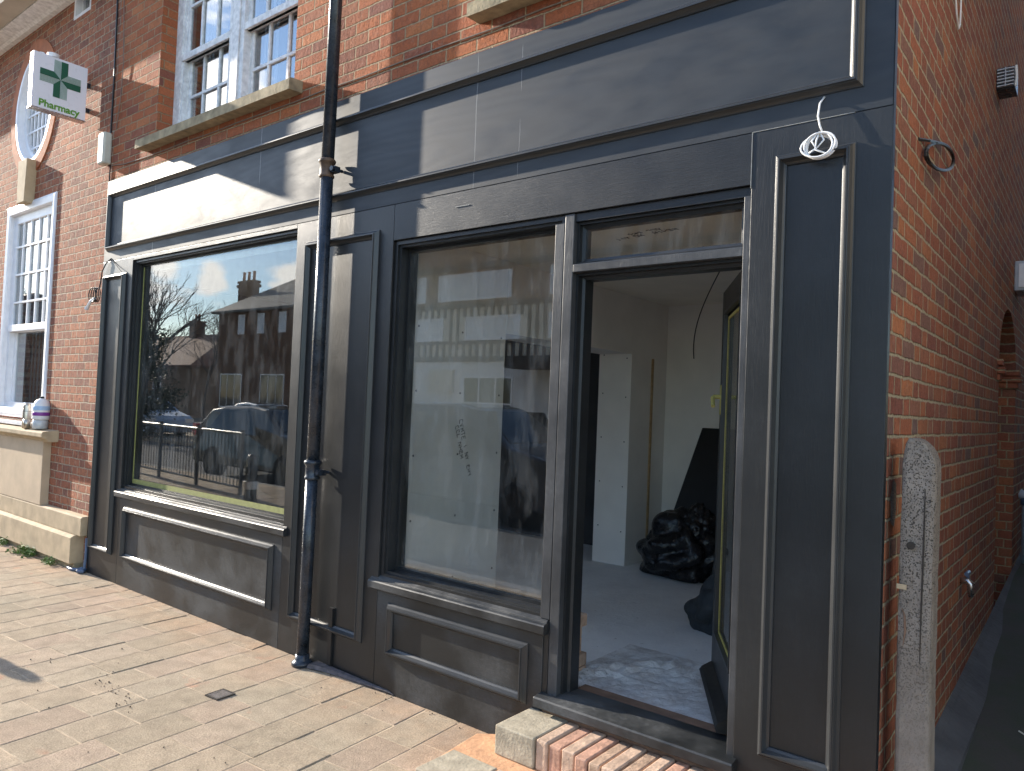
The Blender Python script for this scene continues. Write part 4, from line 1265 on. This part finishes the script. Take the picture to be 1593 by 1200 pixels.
MB().box(SW[0]+0.0, SW[1]+0.02, -0.03, YB+0.1, 1.222, 1.262).build('inner_sill', M['white_paint'], fr, bevel=0.006)
# stone sill, apron and plinth
MB().prism([(YB, 1.10), (-0.055, 1.10), (-0.07, 1.125), (-0.11, 1.14), (-0.12, 1.15), (-0.12, 1.185), (-0.11, 1.20), (YB, 1.215)], 0, -15, -7.31).build('stone_sill', M['stone'], ph, bevel=0.003)
MB().box(-15, -7.47, -0.045, YB, 0.48, 1.10).build('apron', M['render'], ph, bevel=0.004)
MB().prism([(YB, 0.312), (-0.045, 0.312), (-0.045, 0.47), (-0.03, 0.482), (YB, 0.485)], 0, -15, -6.515).build('plinth_course', M['stone'], ph, bevel=0.004)
MB().prism([(YB, 0.06), (-0.09, 0.06), (-0.09, 0.29), (-0.06, 0.31), (YB, 0.3115)], 0, -15, -6.60).build('plinth_base', M['stone'], ph, bevel=0.004)
MB().box(-15, -6.60, -0.05, YB, -0.05, 0.06).build('footing', M['stone_dark'], ph)

# things on the sill
fl = thing('metal_flask', 'tall brushed metal vacuum flask on the stone window sill', 'flask', (-7.86, -0.07, 1.205))
MB().lathe([(0.036, 1.21), (0.038, 1.215), (0.038, 1.37), (0.035, 1.385), (0.034, 1.43), (0.030, 1.455), (0.012, 1.46)], -7.86, -0.07, 20).build('body', M['flask'], fl, smooth=True)
MB().lathe([(0.036, 1.376), (0.037, 1.379), (0.036, 1.382)], -7.86, -0.07, 20).build('seam_ring', M['iron'], fl)
cpp = thing('steel_cup', 'small steel beaker on the sill in front of the taller flask', 'cup', (-7.79, -0.09, 1.205))
MB().lathe([(0.028, 1.21), (0.032, 1.30), (0.029, 1.30), (0.026, 1.215)], -7.79, -0.09, 18).build('cup', M['flask'], cpp, smooth=True)
bt = thing('bottle', 'white plastic bottle with a blue and purple label on the window sill', 'bottle', (-7.60, -0.03, 1.22))
MB().lathe([(0.07, 1.305), (0.075, 1.32), (0.075, 1.42), (0.07, 1.46), (0.055, 1.49), (0.03, 1.508), (0.018, 1.515)], -7.60, -0.03, 24).build('body', M['white_plastic'], bt, smooth=True)
MB().lathe([(0.076, 1.40), (0.0763, 1.405), (0.0763, 1.435), (0.0755, 1.44)], -7.60, -0.03, 24).build('blue_label', M['pale_blue'], bt, smooth=True)
MB().lathe([(0.076, 1.345), (0.0765, 1.35), (0.0765, 1.375), (0.076, 1.38)], -7.60, -0.03, 24).build('purple_label', M['purple'], bt, smooth=True)
MB().lathe([(0.017, 1.515), (0.018, 1.53), (0.012, 1.535)], -7.60, -0.03, 14).build('cap', M['iron'], bt)
tb = thing('clear_tub', 'clear plastic tub on the sill carrying the labelled bottle', 'tub', (-7.60, -0.04, 1.215))
MB().lathe([(0.06, 1.215), (0.068, 1.22), (0.068, 1.30), (0.06, 1.303)], -7.60, -0.035, 20).build('tub', M['clear_cup'], tb, smooth=True)

# ================================================================== PHARMACY SIGN
sg = thing('pharmacy_sign', 'square white projecting sign with a green cross and the word Pharmacy', 'sign', (-7.04, -0.25, 4.4))
SX, SY0, SY1, SZ0, SZ1 = -7.0, -0.47, -0.012, 4.155, 4.665
MB().box(-7.085, SX, SY0, SY1, SZ0, SZ1).build('case', M['sign_white'], sg, bevel=0.005)
MB().rings([[(-7.088, SY0-0.003, z_), (SX+0.003, SY0-0.003, z_), (SX+0.003, SY1+0.003, z_), (-7.088, SY1+0.003, z_)] for z_ in (SZ0-0.004, SZ0+0.008)]).build('edge_trim', M['steel'], sg)
for z_ in (4.28, 4.52): MB().box(-7.06, -7.03, SY1, YB, z_-0.02, z_+0.02).build('bracket', M['iron'], sg)
MB().tube([(-7.04, -0.30, 4.665), (-7.04, -0.30, 4.70)], 0.05, 14).build('lamp_cap', M['white_plastic'], sg)
cy, cz, AL, AW = (SY0+SY1)/2+0.0, 4.47, 0.172, 0.058
xs = SX+0.0035
def poly(m, pts, x=xs, th=0.002):
    m.prism([(cy+p[0], cz+p[1]) for p in pts], 0, x-th, x)
def rotp(p, k):
    x, y = p
    for _ in range(k): x, y = y, -x
    return (x, y)
m = MB()
for k in range(4):
    poly(m, [rotp(p, k) for p in [(0, 0), (0, AL), (AW, AL), (AW, AW)]])
m.build('cross_solid', M['sign_green'], sg)
m = MB()
for k in range(4):
    n = 6
    for i in range(n):
        x0 = -AW + i*AW/n
        x1 = x0 + AW/n*0.62
        poly(m, [rotp(p, k) for p in [(x0, -x0), (x0, AL), (x1, AL), (x1, -x1)]], xs-0.0005)
m.build('cross_striped', M['sign_stripe'], sg)
tx = bpy.data.curves.new('word', 'FONT')
tx.body = 'Pharmacy'
tx.size = 0.088
tx.extrude = 0.001
tx.offset = 0.0022
tx.align_x = 'CENTER'
to = bpy.data.objects.new('word_curve', tx)
COL.objects.link(to)
bpy.context.view_layer.update()
me = bpy.data.meshes.new_from_object(to.evaluated_get(bpy.context.evaluated_depsgraph_get()))
COL.objects.unlink(to)
bpy.data.objects.remove(to)
mm = Matrix.Translation((SX+0.0035, cy, 4.185)) @ Matrix.Rotation(math.pi/2, 4, 'Z') @ Matrix.Rotation(math.pi/2, 4, 'X')
me.transform(Matrix.Translation(-sg.location) @ mm)
me.materials.clear()
me.materials.append(M['sign_lime'])
lo = bpy.data.objects.new('lettering', me)
COL.objects.link(lo)
lo.parent = sg

# ================================================================== PAVEMENT DETAIL
gr = thing('water_cover', 'small rectangular metal stopcock cover let into the pavers', 'cover', (-3.12, -0.65, 0))
def rg(x, y, ox=-3.12, oy=-0.648, a=rad(4.2)):
    x, y = x*0.78, y*0.82
    return (ox+x*math.cos(a)-y*math.sin(a), oy+x*math.sin(a)+y*math.cos(a))
m = MB()
for (x0, x1, y0, y1, z1) in ((-0.07, 0.07, -0.07, -0.06, 0.007), (-0.07, 0.07, 0.06, 0.07, 0.007), (-0.07, -0.06, -0.0595, 0.0595, 0.007), (0.06, 0.07, -0.0595, 0.0595, 0.007)):
    m.prism([rg(x0, y0), rg(x1, y0), rg(x1, y1), rg(x0, y1)], 2, -0.01, z1)
m.build('frame', M['debris'], gr)
m = MB()
m.prism([rg(-0.059, -0.059), rg(0.059, -0.059), rg(0.059, 0.059), rg(-0.059, 0.059)], 2, -0.01, 0.0045)
for i in range(6):
    for j in range(6):
        x0, y0 = -0.055+i*0.019, -0.055+j*0.019
        m.prism([rg(x0, y0), rg(x0+0.011, y0), rg(x0+0.011, y0+0.011), rg(x0, y0+0.011)], 2, 0.0045, 0.0075)
m.build('plate', simple('worn iron plate', (0.27, 0.24, 0.22), 0.5, 0.3, 60, 0, 60, 0.5), gr)
cr_ = MB()
rr = random.Random(17)
def crumb(x, y, s):
    a = rr.uniform(0, 6)
    cr_.rings([[(x+s*math.cos(a+t)*rr.uniform(.7, 1.2), y+s*math.sin(a+t)*rr.uniform(.7, 1.2), 0.002) for t in (0, 1.3, 2.5, 3.8, 5)], [(x+s*.5*math.cos(a+t), y+s*.5*math.sin(a+t), 0.003+s*0.8) for t in (0, 1.3, 2.5, 3.8, 5)]])
for k in range(70):
    t = rr.random()
    if k < 34: x, y = -3.85+t*0.62+rr.gauss(0, 0.03), -0.98-0.10*t+rr.gauss(0, 0.03)
    elif k < 52: x, y = rr.uniform(-4.6, -2.2), rr.uniform(-1.4, -0.1)
    else: x, y = rr.uniform(-3.0, -1.9), rr.uniform(-0.08, -0.015)
    crumb(x, y, rr.uniform(0.0015, 0.0055))
o = cr_.build('dirt_crumbs', M['debris'])
o['kind'] = 'stuff'
o['label'] = 'dark crumbs of dirt scattered on the pavers'

def weed(x, y, size, n, seed, label):
    rr = random.Random(seed)
    m, s_ = MB(), MB()
    for i in range(n):
        a = rr.uniform(0, 2*math.pi)
        el = rr.uniform(0.1, 1.2)
        L = size*rr.uniform(0.4, 1.0)
        d = Vector((math.cos(a)*math.cos(el), math.sin(a)*math.cos(el), math.sin(el)))
        b = Vector((x+rr.uniform(-1, 1)*size*1.5, y+rr.uniform(-0.3, 0.2)*size, 0.0))
        t = b + d*L
        t.y = min(t.y, -0.052)
        s_.tube([b, b+(t-b)*0.6+Vector((0, 0, L*0.08)), t], 0.0016, 4)
        for q in range(3):
            p = b + (t-b)*(0.5+0.25*q)
            w = Vector((rr.gauss(0, 1), rr.gauss(0, 1), rr.gauss(0, 0.4))).normalized()*L*0.33
            u = Vector((rr.gauss(0, 1), rr.gauss(0, 1), rr.gauss(0, 0.4))).normalized()*L*0.17
            m.add([p, p+w*0.5+u, p+w, p+w*0.5-u], [(0, 1, 2, 3)])
    r = thing('weed', label, 'weed', (x, y, 0), 'weeds along the plinth')
    m.build('foliage', M['leaf'], r, recalc=False)
    s_.build('stem', M['leaf'], r)
weed(-7.02, -0.10, 0.085, 40, 1, 'small green weed nearest the shopfront corner at the plinth foot')
weed(-7.55, -0.12, 0.11, 90, 2, 'largest bushy weed in the middle of the plinth foot')
weed(-8.3, -0.10, 0.10, 50, 3, 'low weed at the plinth foot left of the bushiest one')
weed(-9.2, -0.12, 0.12, 60, 4, 'grassy weed tuft at the far left end of the plinth')

# ================================================================== ACROSS THE STREET (seen mirrored in the windows)
def car(name, label, x, y, paint, prof, L, face=1, group=None):
    """prof: side outline [(x, z)] 0..L; body lofted over the width"""
    c = thing(name, label, 'car', (x, y, -0.11), group)
    W = 1.76
    def hw(z): return W/2*(1.0 if z < 0.9 else max(0.70, 1-(z-0.9)*0.42))
    m = MB()
    Lr, Rr = [], []
    for px, pz in prof:
        px2 = px if face > 0 else L-px
        Lr.append((x+px2, y-hw(pz), pz-0.11))
        Rr.append((x+px2, y+hw(pz), pz-0.11))
    m.rings([Lr, Rr])
    m.build('body', paint, c, bevel=0.04)
    # side glass: polygon from the outline above the belt line, shrunk
    belt = 0.95
    top = [p for p in prof if p[1] > belt+0.12]
    x0, x1 = min(p[0] for p in top), max(p[0] for p in top)
    zt = max(p[1] for p in prof)
    pil = [(x0+0.10, belt), (x1-0.02, belt), (x1-0.42, zt-0.10), (x0+0.42, zt-0.09)]
    for sgn in (-1, 1):
        wm = []
        for px, pz in pil:
            px2 = px if face > 0 else L-px
            wm.append((x+px2, y+sgn*(hw(pz)+0.006), pz-0.11))
        wm2 = [(p[0], p[1]-sgn*0.03, p[2]) for p in wm]
        MB().rings([wm, wm2]).build('side_window', M['car_glass'], c)
    # windscreens
    idx = [i for i in range(len(prof)-1) if prof[i][1] != prof[i+1][1] and min(prof[i][1], prof[i+1][1]) > 0.75 and max(prof[i][1], prof[i+1][1]) > 1.2 and abs(prof[i][0]-prof[i+1][0]) < 1.2]
    for i in idx:
        (ax, az), (bx_, bz) = prof[i], prof[i+1]
        P = []
        for (px, pz, s1, f) in ((ax, az, -1, .08), (bx_, bz, -1, .92), (bx_, bz, 1, .92), (ax, az, 1, .08)):
            qx, qz = ax+(bx_-ax)*f, az+(bz-az)*f
            px2 = qx if face > 0 else L-qx
            P.append((x+px2, y+s1*(hw(qz)-0.1), qz-0.11))
        dx = (P[1][2]-P[0][2])
        nv = Vector((P[1][0]-P[0][0], 0, P[1][2]-P[0][2])).cross(Vector((0, 1, 0))).normalized()*0.012
        if nv.z < 0: nv = -nv
        MB().rings([[tuple(Vector(p)+nv) for p in P], [tuple(Vector(p)-nv*2) for p in P]]).build('windscreen', M['car_glass'], c)
    for wx in (0.8, L-0.85):
        for sgn in (-1, 1):
            cx_, cy_, cz_ = x+(wx if face > 0 else L-wx), y+sgn*(W/2-0.10), 0.21
            ring = lambda r, yy: [(cx_+r*math.cos(t), yy, cz_+r*math.sin(t)) for t in [2*math.pi*k/24 for k in range(24)]]
            t_ = MB().rings([ring(0.20, cy_-0.11), ring(0.30, cy_-0.11), ring(0.32, cy_-0.08), ring(0.32, cy_+0.08), ring(0.30, cy_+0.115), ring(0.20, cy_+0.115)]).build('wheel', M['tyre'], c, smooth=False)
            MB().rings([ring(0.20, cy_+sgn*0.119), ring(0.19, cy_+sgn*0.125), ring(0.05, cy_+sgn*0.128)]).build('rim', M['rim'], t_)
    rear = x if face > 0 else x+L
    fx = x+L if face > 0 else x
    for sgn in (-1, 1):
        MB().box(rear-0.015*face, rear+0.14*face, y+sgn*0.62, y+sgn*0.885, 0.72, 0.98).build('tail_light', M['tail'], c, bevel=0.02)
        MB().box(fx-0.28*face, fx-0.02*face, y+sgn*0.55, y+sgn*0.875, 0.50, 0.66).build('headlight', M['white_plastic'], c, bevel=0.02)
    return c
M['rim'] = simple('dark alloy', (0.06, 0.06, 0.065), 0.35, 0.1, 9, metal=0.6)
M['tail'] = simple('red tail light', (0.55, 0.02, 0.02), 0.25, 0.1, 9)
HATCH = [(0.05, 0.28), (0.0, 0.55), (0.03, 0.95), (0.45, 1.42), (0.9, 1.50), (1.9, 1.52), (2.4, 1.47), (3.15, 1.02), (3.95, 0.86), (4.15, 0.70), (4.2, 0.42), (4.1, 0.25)]
MPV = [(0.05, 0.28), (0.0, 0.6), (0.05, 1.05), (0.35, 1.62), (0.9, 1.73), (2.3, 1.75), (2.75, 1.68), (3.55, 1.14), (4.35, 0.98), (4.55, 0.75), (4.6, 0.42), (4.5, 0.25)]
SALOON = [(0.05, 0.28), (0.0, 0.55), (0.05, 0.90), (0.55, 0.98), (1.15, 1.40), (1.9, 1.46), (2.5, 1.40), (3.2, 0.98), (4.1, 0.82), (4.35, 0.65), (4.4, 0.42), (4.3, 0.25)]
G = 'cars parked across the street'
car('parked_car', 'dark charcoal hatchback with red tail light, reflected in the left window behind railings', -14.9, -6.2, car_paint('charcoal car paint', (0.02, 0.022, 0.026)), HATCH, 4.2, 1, G)
car('parked_car', 'steel blue people carrier with rounded roof, reflected in the middle window', -9.75, -6.2, car_paint('steel blue car paint', (0.055, 0.075, 0.10)), MPV, 4.6, 1, G)
car('parked_car', 'black saloon reflected at the right edge of the middle window beside the blue carrier', -8.0, -10.6+1.4, car_paint('black car paint', (0.012, 0.012, 0.014)), SALOON, 4.4, 1, G)
car('parked_car', 'pale blue small car low at the left of the left window reflection', -30.4, -10.6, car_paint('pale blue car paint', (0.35, 0.45, 0.60)), HATCH, 4.2, 1, G)
car('parked_car', 'silver saloon in the distance behind the dark hatchback roof', -28.6, -14.2, car_paint('silver car paint', (0.55, 0.56, 0.57)), SALOON, 4.4, -1, G)
car('parked_car', 'silver hatchback, the farther right of two pale cars behind the dark hatchback', -23.6, -13.9, car_paint('light silver car paint', (0.48, 0.49, 0.50)), HATCH, 4.2, -1, G)
rl = thing('guard_railing', 'low black pedestrian railing reflected in the lower left of the left window', 'railing', (-12.5, -3.9, 0))
m = MB().tube([(-15.2, -4.1, 1.0), (-10.4, -3.75, 1.0)], 0.024, 8).tube([(-15.2, -4.1, 0.12), (-10.4, -3.75, 0.12)], 0.018, 8)
m.build('rail', M['iron'], rl)
m = MB()
for k in range(41):
    t = k/40
    m.tube([(-15.2+4.8*t, -4.1+0.35*t, 0.12), (-15.2+4.8*t, -4.1+0.35*t, 1.0)], 0.009, 6)
m.build('bars', M['iron'], rl)
for t in (0, 0.333, 0.667, 1):
    MB().tube([(-15.2+4.8*t, -4.1+0.35*t, 0.0), (-15.2+4.8*t, -4.1+0.35*t, 1.06)], 0.032, 8).build('post', M['iron'], rl)
# bollard whose shadow falls into the picture
bo = thing('bollard', 'black tapered bollard standing just outside the left edge of the photo', 'bollard', (-6.75, -1.62, 0))
MB().lathe([(0.09, 0.0), (0.09, 0.1), (0.075, 0.14), (0.06, 0.75), (0.07, 0.78), (0.07, 0.83), (0.055, 0.86), (0.06, 0.92), (0.04, 0.97), (0.01, 0.985)], -6.75, -1.62, 16).build('shaft', M['iron'], bo, smooth=True)
MB().lathe([(0.071, 0.60), (0.075, 0.605), (0.075, 0.68), (0.071, 0.685)], -6.75, -1.62, 16).build('band', M['white_plastic'], bo)

def house(root, x0, x1, yf, yb, ze, zr, wall, roof, hip=2.5, over=0.3):
    """front faces +y at yf, back at yb (< yf)"""
    MB().box(x0, x1, yb, yf, -0.15, ze).build('wall', wall, root)
    ym = (yf+yb)/2
    o = over
    vs = [(x0-o, yf+o, ze), (x1+o, yf+o, ze), (x1+o, yb-o, ze), (x0-o, yb-o, ze), (x0+hip, ym, zr), (x1-hip, ym, zr),
          (x0-o, yf+o, ze-0.12), (x1+o, yf+o, ze-0.12), (x1+o, yb-o, ze-0.12), (x0-o, yb-o, ze-0.12)]
    fs = [(0, 1, 5, 4), (1, 2, 5), (2, 3, 4, 5), (3, 0, 4), (0, 6, 7, 1), (1, 7, 8, 2), (2, 8, 9, 3), (3, 9, 6, 0), (6, 9, 8, 7)]
    return MB().add(vs, fs).build('roof', roof, root)
def window(root, x0, x1, z0, z1, yf, cols=2, rows=2, blind=None, frame='white_paint'):
    f = MB().rect_rings(x0, x1, z0, z1, [(0, yf-0.05), (0, yf+0.03), (0.06, yf+0.03), (0.06, yf-0.04)])
    for k in range(1, cols):
        xx = x0+(x1-x0)*k/cols
        f.box(xx-0.025, xx+0.025, yf-0.01, yf+0.02, z0+0.05, z1-0.05)
    for k in range(1, rows):
        zz = z0+(z1-z0)*k/rows
        f.box(x0+0.05, x1-0.05, yf-0.012, yf+0.018, zz-0.025, zz+0.025)
    o = f.build('window', M[frame], root)
    MB().box(x0+0.04, x1-0.04, yf+0.004, yf+0.012, z0+0.04, z1-0.04).build('pane', M[blind or 'car_glass'], o)
    return o
def chimney(root, x, y, z0, z1, w=1.5, d=0.8, pots=3):
    c = MB().box(x-w/2, x+w/2, y-d/2, y+d/2, z0, z1).box(x-w/2-0.08, x+w/2+0.08, y-d/2-0.08, y+d/2+0.08, z1-0.35, z1-0.18).box(x-w/2-0.05, x+w/2+0.05, y-d/2-0.05, y+d/2+0.05, z1-0.1, z1+0.04).build('chimney', M['brick_far'], root)
    for k in range(pots):
        px = x + (k-(pots-1)/2)*w/pots
        MB().lathe([(0.10, z1), (0.09, z1+0.1), (0.075, z1+0.5), (0.095, z1+0.55), (0.095, z1+0.6)], px, y, 12).build('chimney_pot', M['terracotta'], c)
A = thing('brick_terrace', 'long brown brick two-storey building with slate roof and tall chimney, reflected in the left window', 'building', (-28, -20, 0))
house(A, -39.6, -18, -19.9, -27, 6.35, 8.9, M['brick_far'], M['slate'], 3.4)
chimney(A, -39.6, -21.7, 6.6, 8.4, 1.6, 0.4, 3)
for xx in (-37.2, -35.3, -33.3, -31.2, -28.6, -25.6, -22.6, -19.8): window(A, xx-0.32, xx+0.32, 5.0, 6.1, -19.9, 2, 2, 'curtain')
for xx in (-38.0, -34.0, -30.0, -25.0, -21.0): window(A, xx-1.1, xx+1.1, 0.9, 2.8, -19.9, 3, 1)
Hs = thing('red_roofed_house', 'lower red-roofed house beyond the bare trees in the left window reflection', 'building', (-58, -24, 0))
house(Hs, -66, -50, -24, -32, 3.6, 6.3, M['tan_wall'], M['tile_red'], 2.0)
chimney(Hs, -57, -28, 5.6, 7.4, 1.0, 0.8, 2)
for xx in (-63, -59, -55): window(Hs, xx-0.6, xx+0.6, 1.8, 3.0, -24, 2, 2)
Bt = thing('timber_framed_building', 'cream and dark timber striped building with window bands, reflected in the middle window', 'building', (-14, -15, 0))
YF = -15.1
MB().box(-22.5, -4, -24, YF, -0.15, 3.15).build('shop_wall', M['white_wall'], Bt)
MB().box(-22.5, -4, -24, YF, 3.16, 4.85).build('timbered_wall', M['cream_wall'], Bt)
MB().box(-22.5, -4, -24, YF+0.0, 4.86, 6.9).build('tile_hung_wall', M['tan_wall'], Bt)
MB().add([(-23, YF+0.5, 6.9), (-3.5, YF+0.5, 6.9), (-3.5, -19.5, 10.5), (-23, -19.5, 10.5), (-3.5, -24.5, 6.9), (-23, -24.5, 6.9)], [(0, 1, 2, 3), (3, 2, 4, 5), (1, 4, 2), (0, 3, 5), (0, 5, 4, 1)]).build('roof', M['tile_red'], Bt)
m = MB()
k = -22.4
while k < -4.1:
    for (za, zb) in ((3.2, 3.72), (3.72, 4.5), (4.5, 4.8)):
        inwin = any(a-0.12 < k+0.06 < b+0.12 for a, b in ((-19.6, -17.0), (-16.0, -13.7), (-12.6, -11.9), (-10.8, -8.6)))
        if za == 3.72 and inwin: continue
        m.box(k, k+0.11, YF, YF+0.03, za, zb)
    k += 0.30
m.box(-22.5, -4, YF, YF+0.05, 3.02, 3.2).box(-22.5, -4, YF, YF+0.05, 4.8, 4.95).box(-22.5, -4, YF, YF+0.04, 3.60, 3.70).box(-22.5, -4, YF, YF+0.06, 6.05, 6.25)
m.build('timber_framing', M['timber_dark'], Bt)
for a, b in ((-19.6, -17.0), (-16.0, -13.7), (-12.6, -11.9), (-10.8, -8.6)):
    window(Bt, a, b, 3.72, 4.5, YF+0.0, 3 if b-a > 1 else 1, 1, 'curtain')
for a, b in ((-18.6, -17.9), (-17.3, -14.1), (-12.6, -11.9), (-10.5, -8.0)):
    window(Bt, a, b, 5.05, 5.95, YF+0.0, 6 if b-a > 1 else 1, 1, 'curtain')
for a, b in ((-21.5, -19.5), (-16.0, -13.9), (-12.3, -10.2), (-9.0, -6.5)):
    window(Bt, a, b, 0.8, 2.55, YF+0.0, 3, 2, None)
MB().box(-13.4, -9.0, YF+0.01, YF+1.1, 2.75, 2.98).build('shop_awning', M['timber_dark'], Bt)
MB().box(-17.5, -16.4, YF+0.01, YF+0.12, 2.0, 2.75).build('shop_sign', M['cream_wall'], Bt)

def tree(x, y, h, seed, label, spread=0.5, r0=0.10):
    rr = random.Random(seed)
    root = thing('bare_tree', label, 'tree', (x, y, 0), 'bare trees across the street')
    tm, cm_ = MB(), MB()
    cnt = [0]
    def grow(p, d, r, L, depth):
        if depth > 6 or r < 0.006 or cnt[0] > 1500: return
        cnt[0] += 1
        q = p + d*L
        mid = p + d*L*0.5 + Vector((rr.gauss(0, 1), rr.gauss(0, 1), rr.gauss(0, .5)))*L*0.05
        (tm if depth < 1 else cm_).tube([p, mid, q], [r, r*0.85, r*0.7], 7 if depth < 2 else 4, cap=False)
        n = 3 if depth < 4 else 2
        for k in range(n):
            nd = (d + Vector((rr.gauss(0, 1), rr.gauss(0, 1), rr.gauss(0, 0.5)+0.25))*spread*(0.75 if depth else 0.5)).normalized()
            grow(q, nd, r*rr.uniform(0.52, 0.7), L*rr.uniform(0.62, 0.85), depth+1)
        if depth >= 1:
            nd = (d + Vector((rr.gauss(0, 1), rr.gauss(0, 1), rr.gauss(0, 0.6)))*spread*1.3).normalized()
            grow(mid, nd, r*0.42, L*0.62, depth+1)
    grow(Vector((x, y, -0.1)), Vector((0.03, 0, 1)), r0, h*0.25, 0)
    tm.build('trunk', M['bark'], root, smooth=True)
    cm_.build('branches', M['bark'], root)
tree(-28.5, -10.5, 7.5, 1, 'bare tree with many upright twigs at the far left of the left window reflection', 0.42)
tree(-41, -17.0, 9.0, 2, 'bare spreading tree, middle one of the three in the left window reflection', 0.5)
tree(-43.5, -21.5, 8.5, 3, 'bare round-headed tree beside the chimney in the left window reflection', 0.55)

def shrub(x, y, w, h, n, seed, label):
    rr = random.Random(seed)
    root = thing('evergreen_shrub', label, 'shrub', (x, y, 0))
    m = MB()
    cl = [(rr.gauss(0, 0.35), rr.gauss(0, 0.3), rr.random()) for _ in range(26)]
    for i in range(n):
        c = rr.choice(cl)
        z = h*(0.08+0.9*c[2]) + rr.gauss(0, 0.22)
        k = 1-0.6*max(0, z/h-0.5)
        p = Vector((x+(c[0]+rr.gauss(0, 0.14))*w*k, y+(c[1]+rr.gauss(0, 0.14))*w*k, max(0.0, z)))
        a = Vector((rr.gauss(0, 1), rr.gauss(0, 1), rr.gauss(0, 1))).normalized()*rr.uniform(0.05, 0.11)
        b = Vector((rr.gauss(0, 1), rr.gauss(0, 1), rr.gauss(0, 1))).normalized()*rr.uniform(0.04, 0.08)
        m.add([p, p+a*0.5+b, p+a, p+a*0.5-b], [(0, 1, 2, 3)])
    m.build('foliage', simple('dark ivy leaf', (0.03, 0.045, 0.02), 0.5, 0.4, 8), root, recalc=False)
    MB().tube([(x, y, -0.1), (x+0.05, y, h*0.5), (x-0.05, y, h*0.85)], [0.12, 0.08, 0.03], 8).build('stem', M['bark'], root)
shrub(-26.9, -9.9, 1.5, 3.9, 5200, 5, 'tall dark evergreen shrub at the left edge of the left window reflection')

C_ = thing('distant_house', 'distant brick house closing the street to the left, mirrored in the pharmacy window', 'building', (-70, -18, 0))
house(C_, -84, -62, -12, -26, 5.6, 9.0, M['brick_far'], M['slate'], 3.0)
for xx in (-80, -76, -72, -68, -65): window(C_, xx-0.5, xx+0.5, 3.6, 5.0, -12, 2, 2)
MB().box(-61.99, -61.9, -20, -18.8, 3.4, 5.0).build('side_window', M['white_paint'], C_)
tree(-47, -12.5, 9.0, 6, 'bare tree mirrored in the upper panes of the pharmacy sash window', 0.5, 0.12)
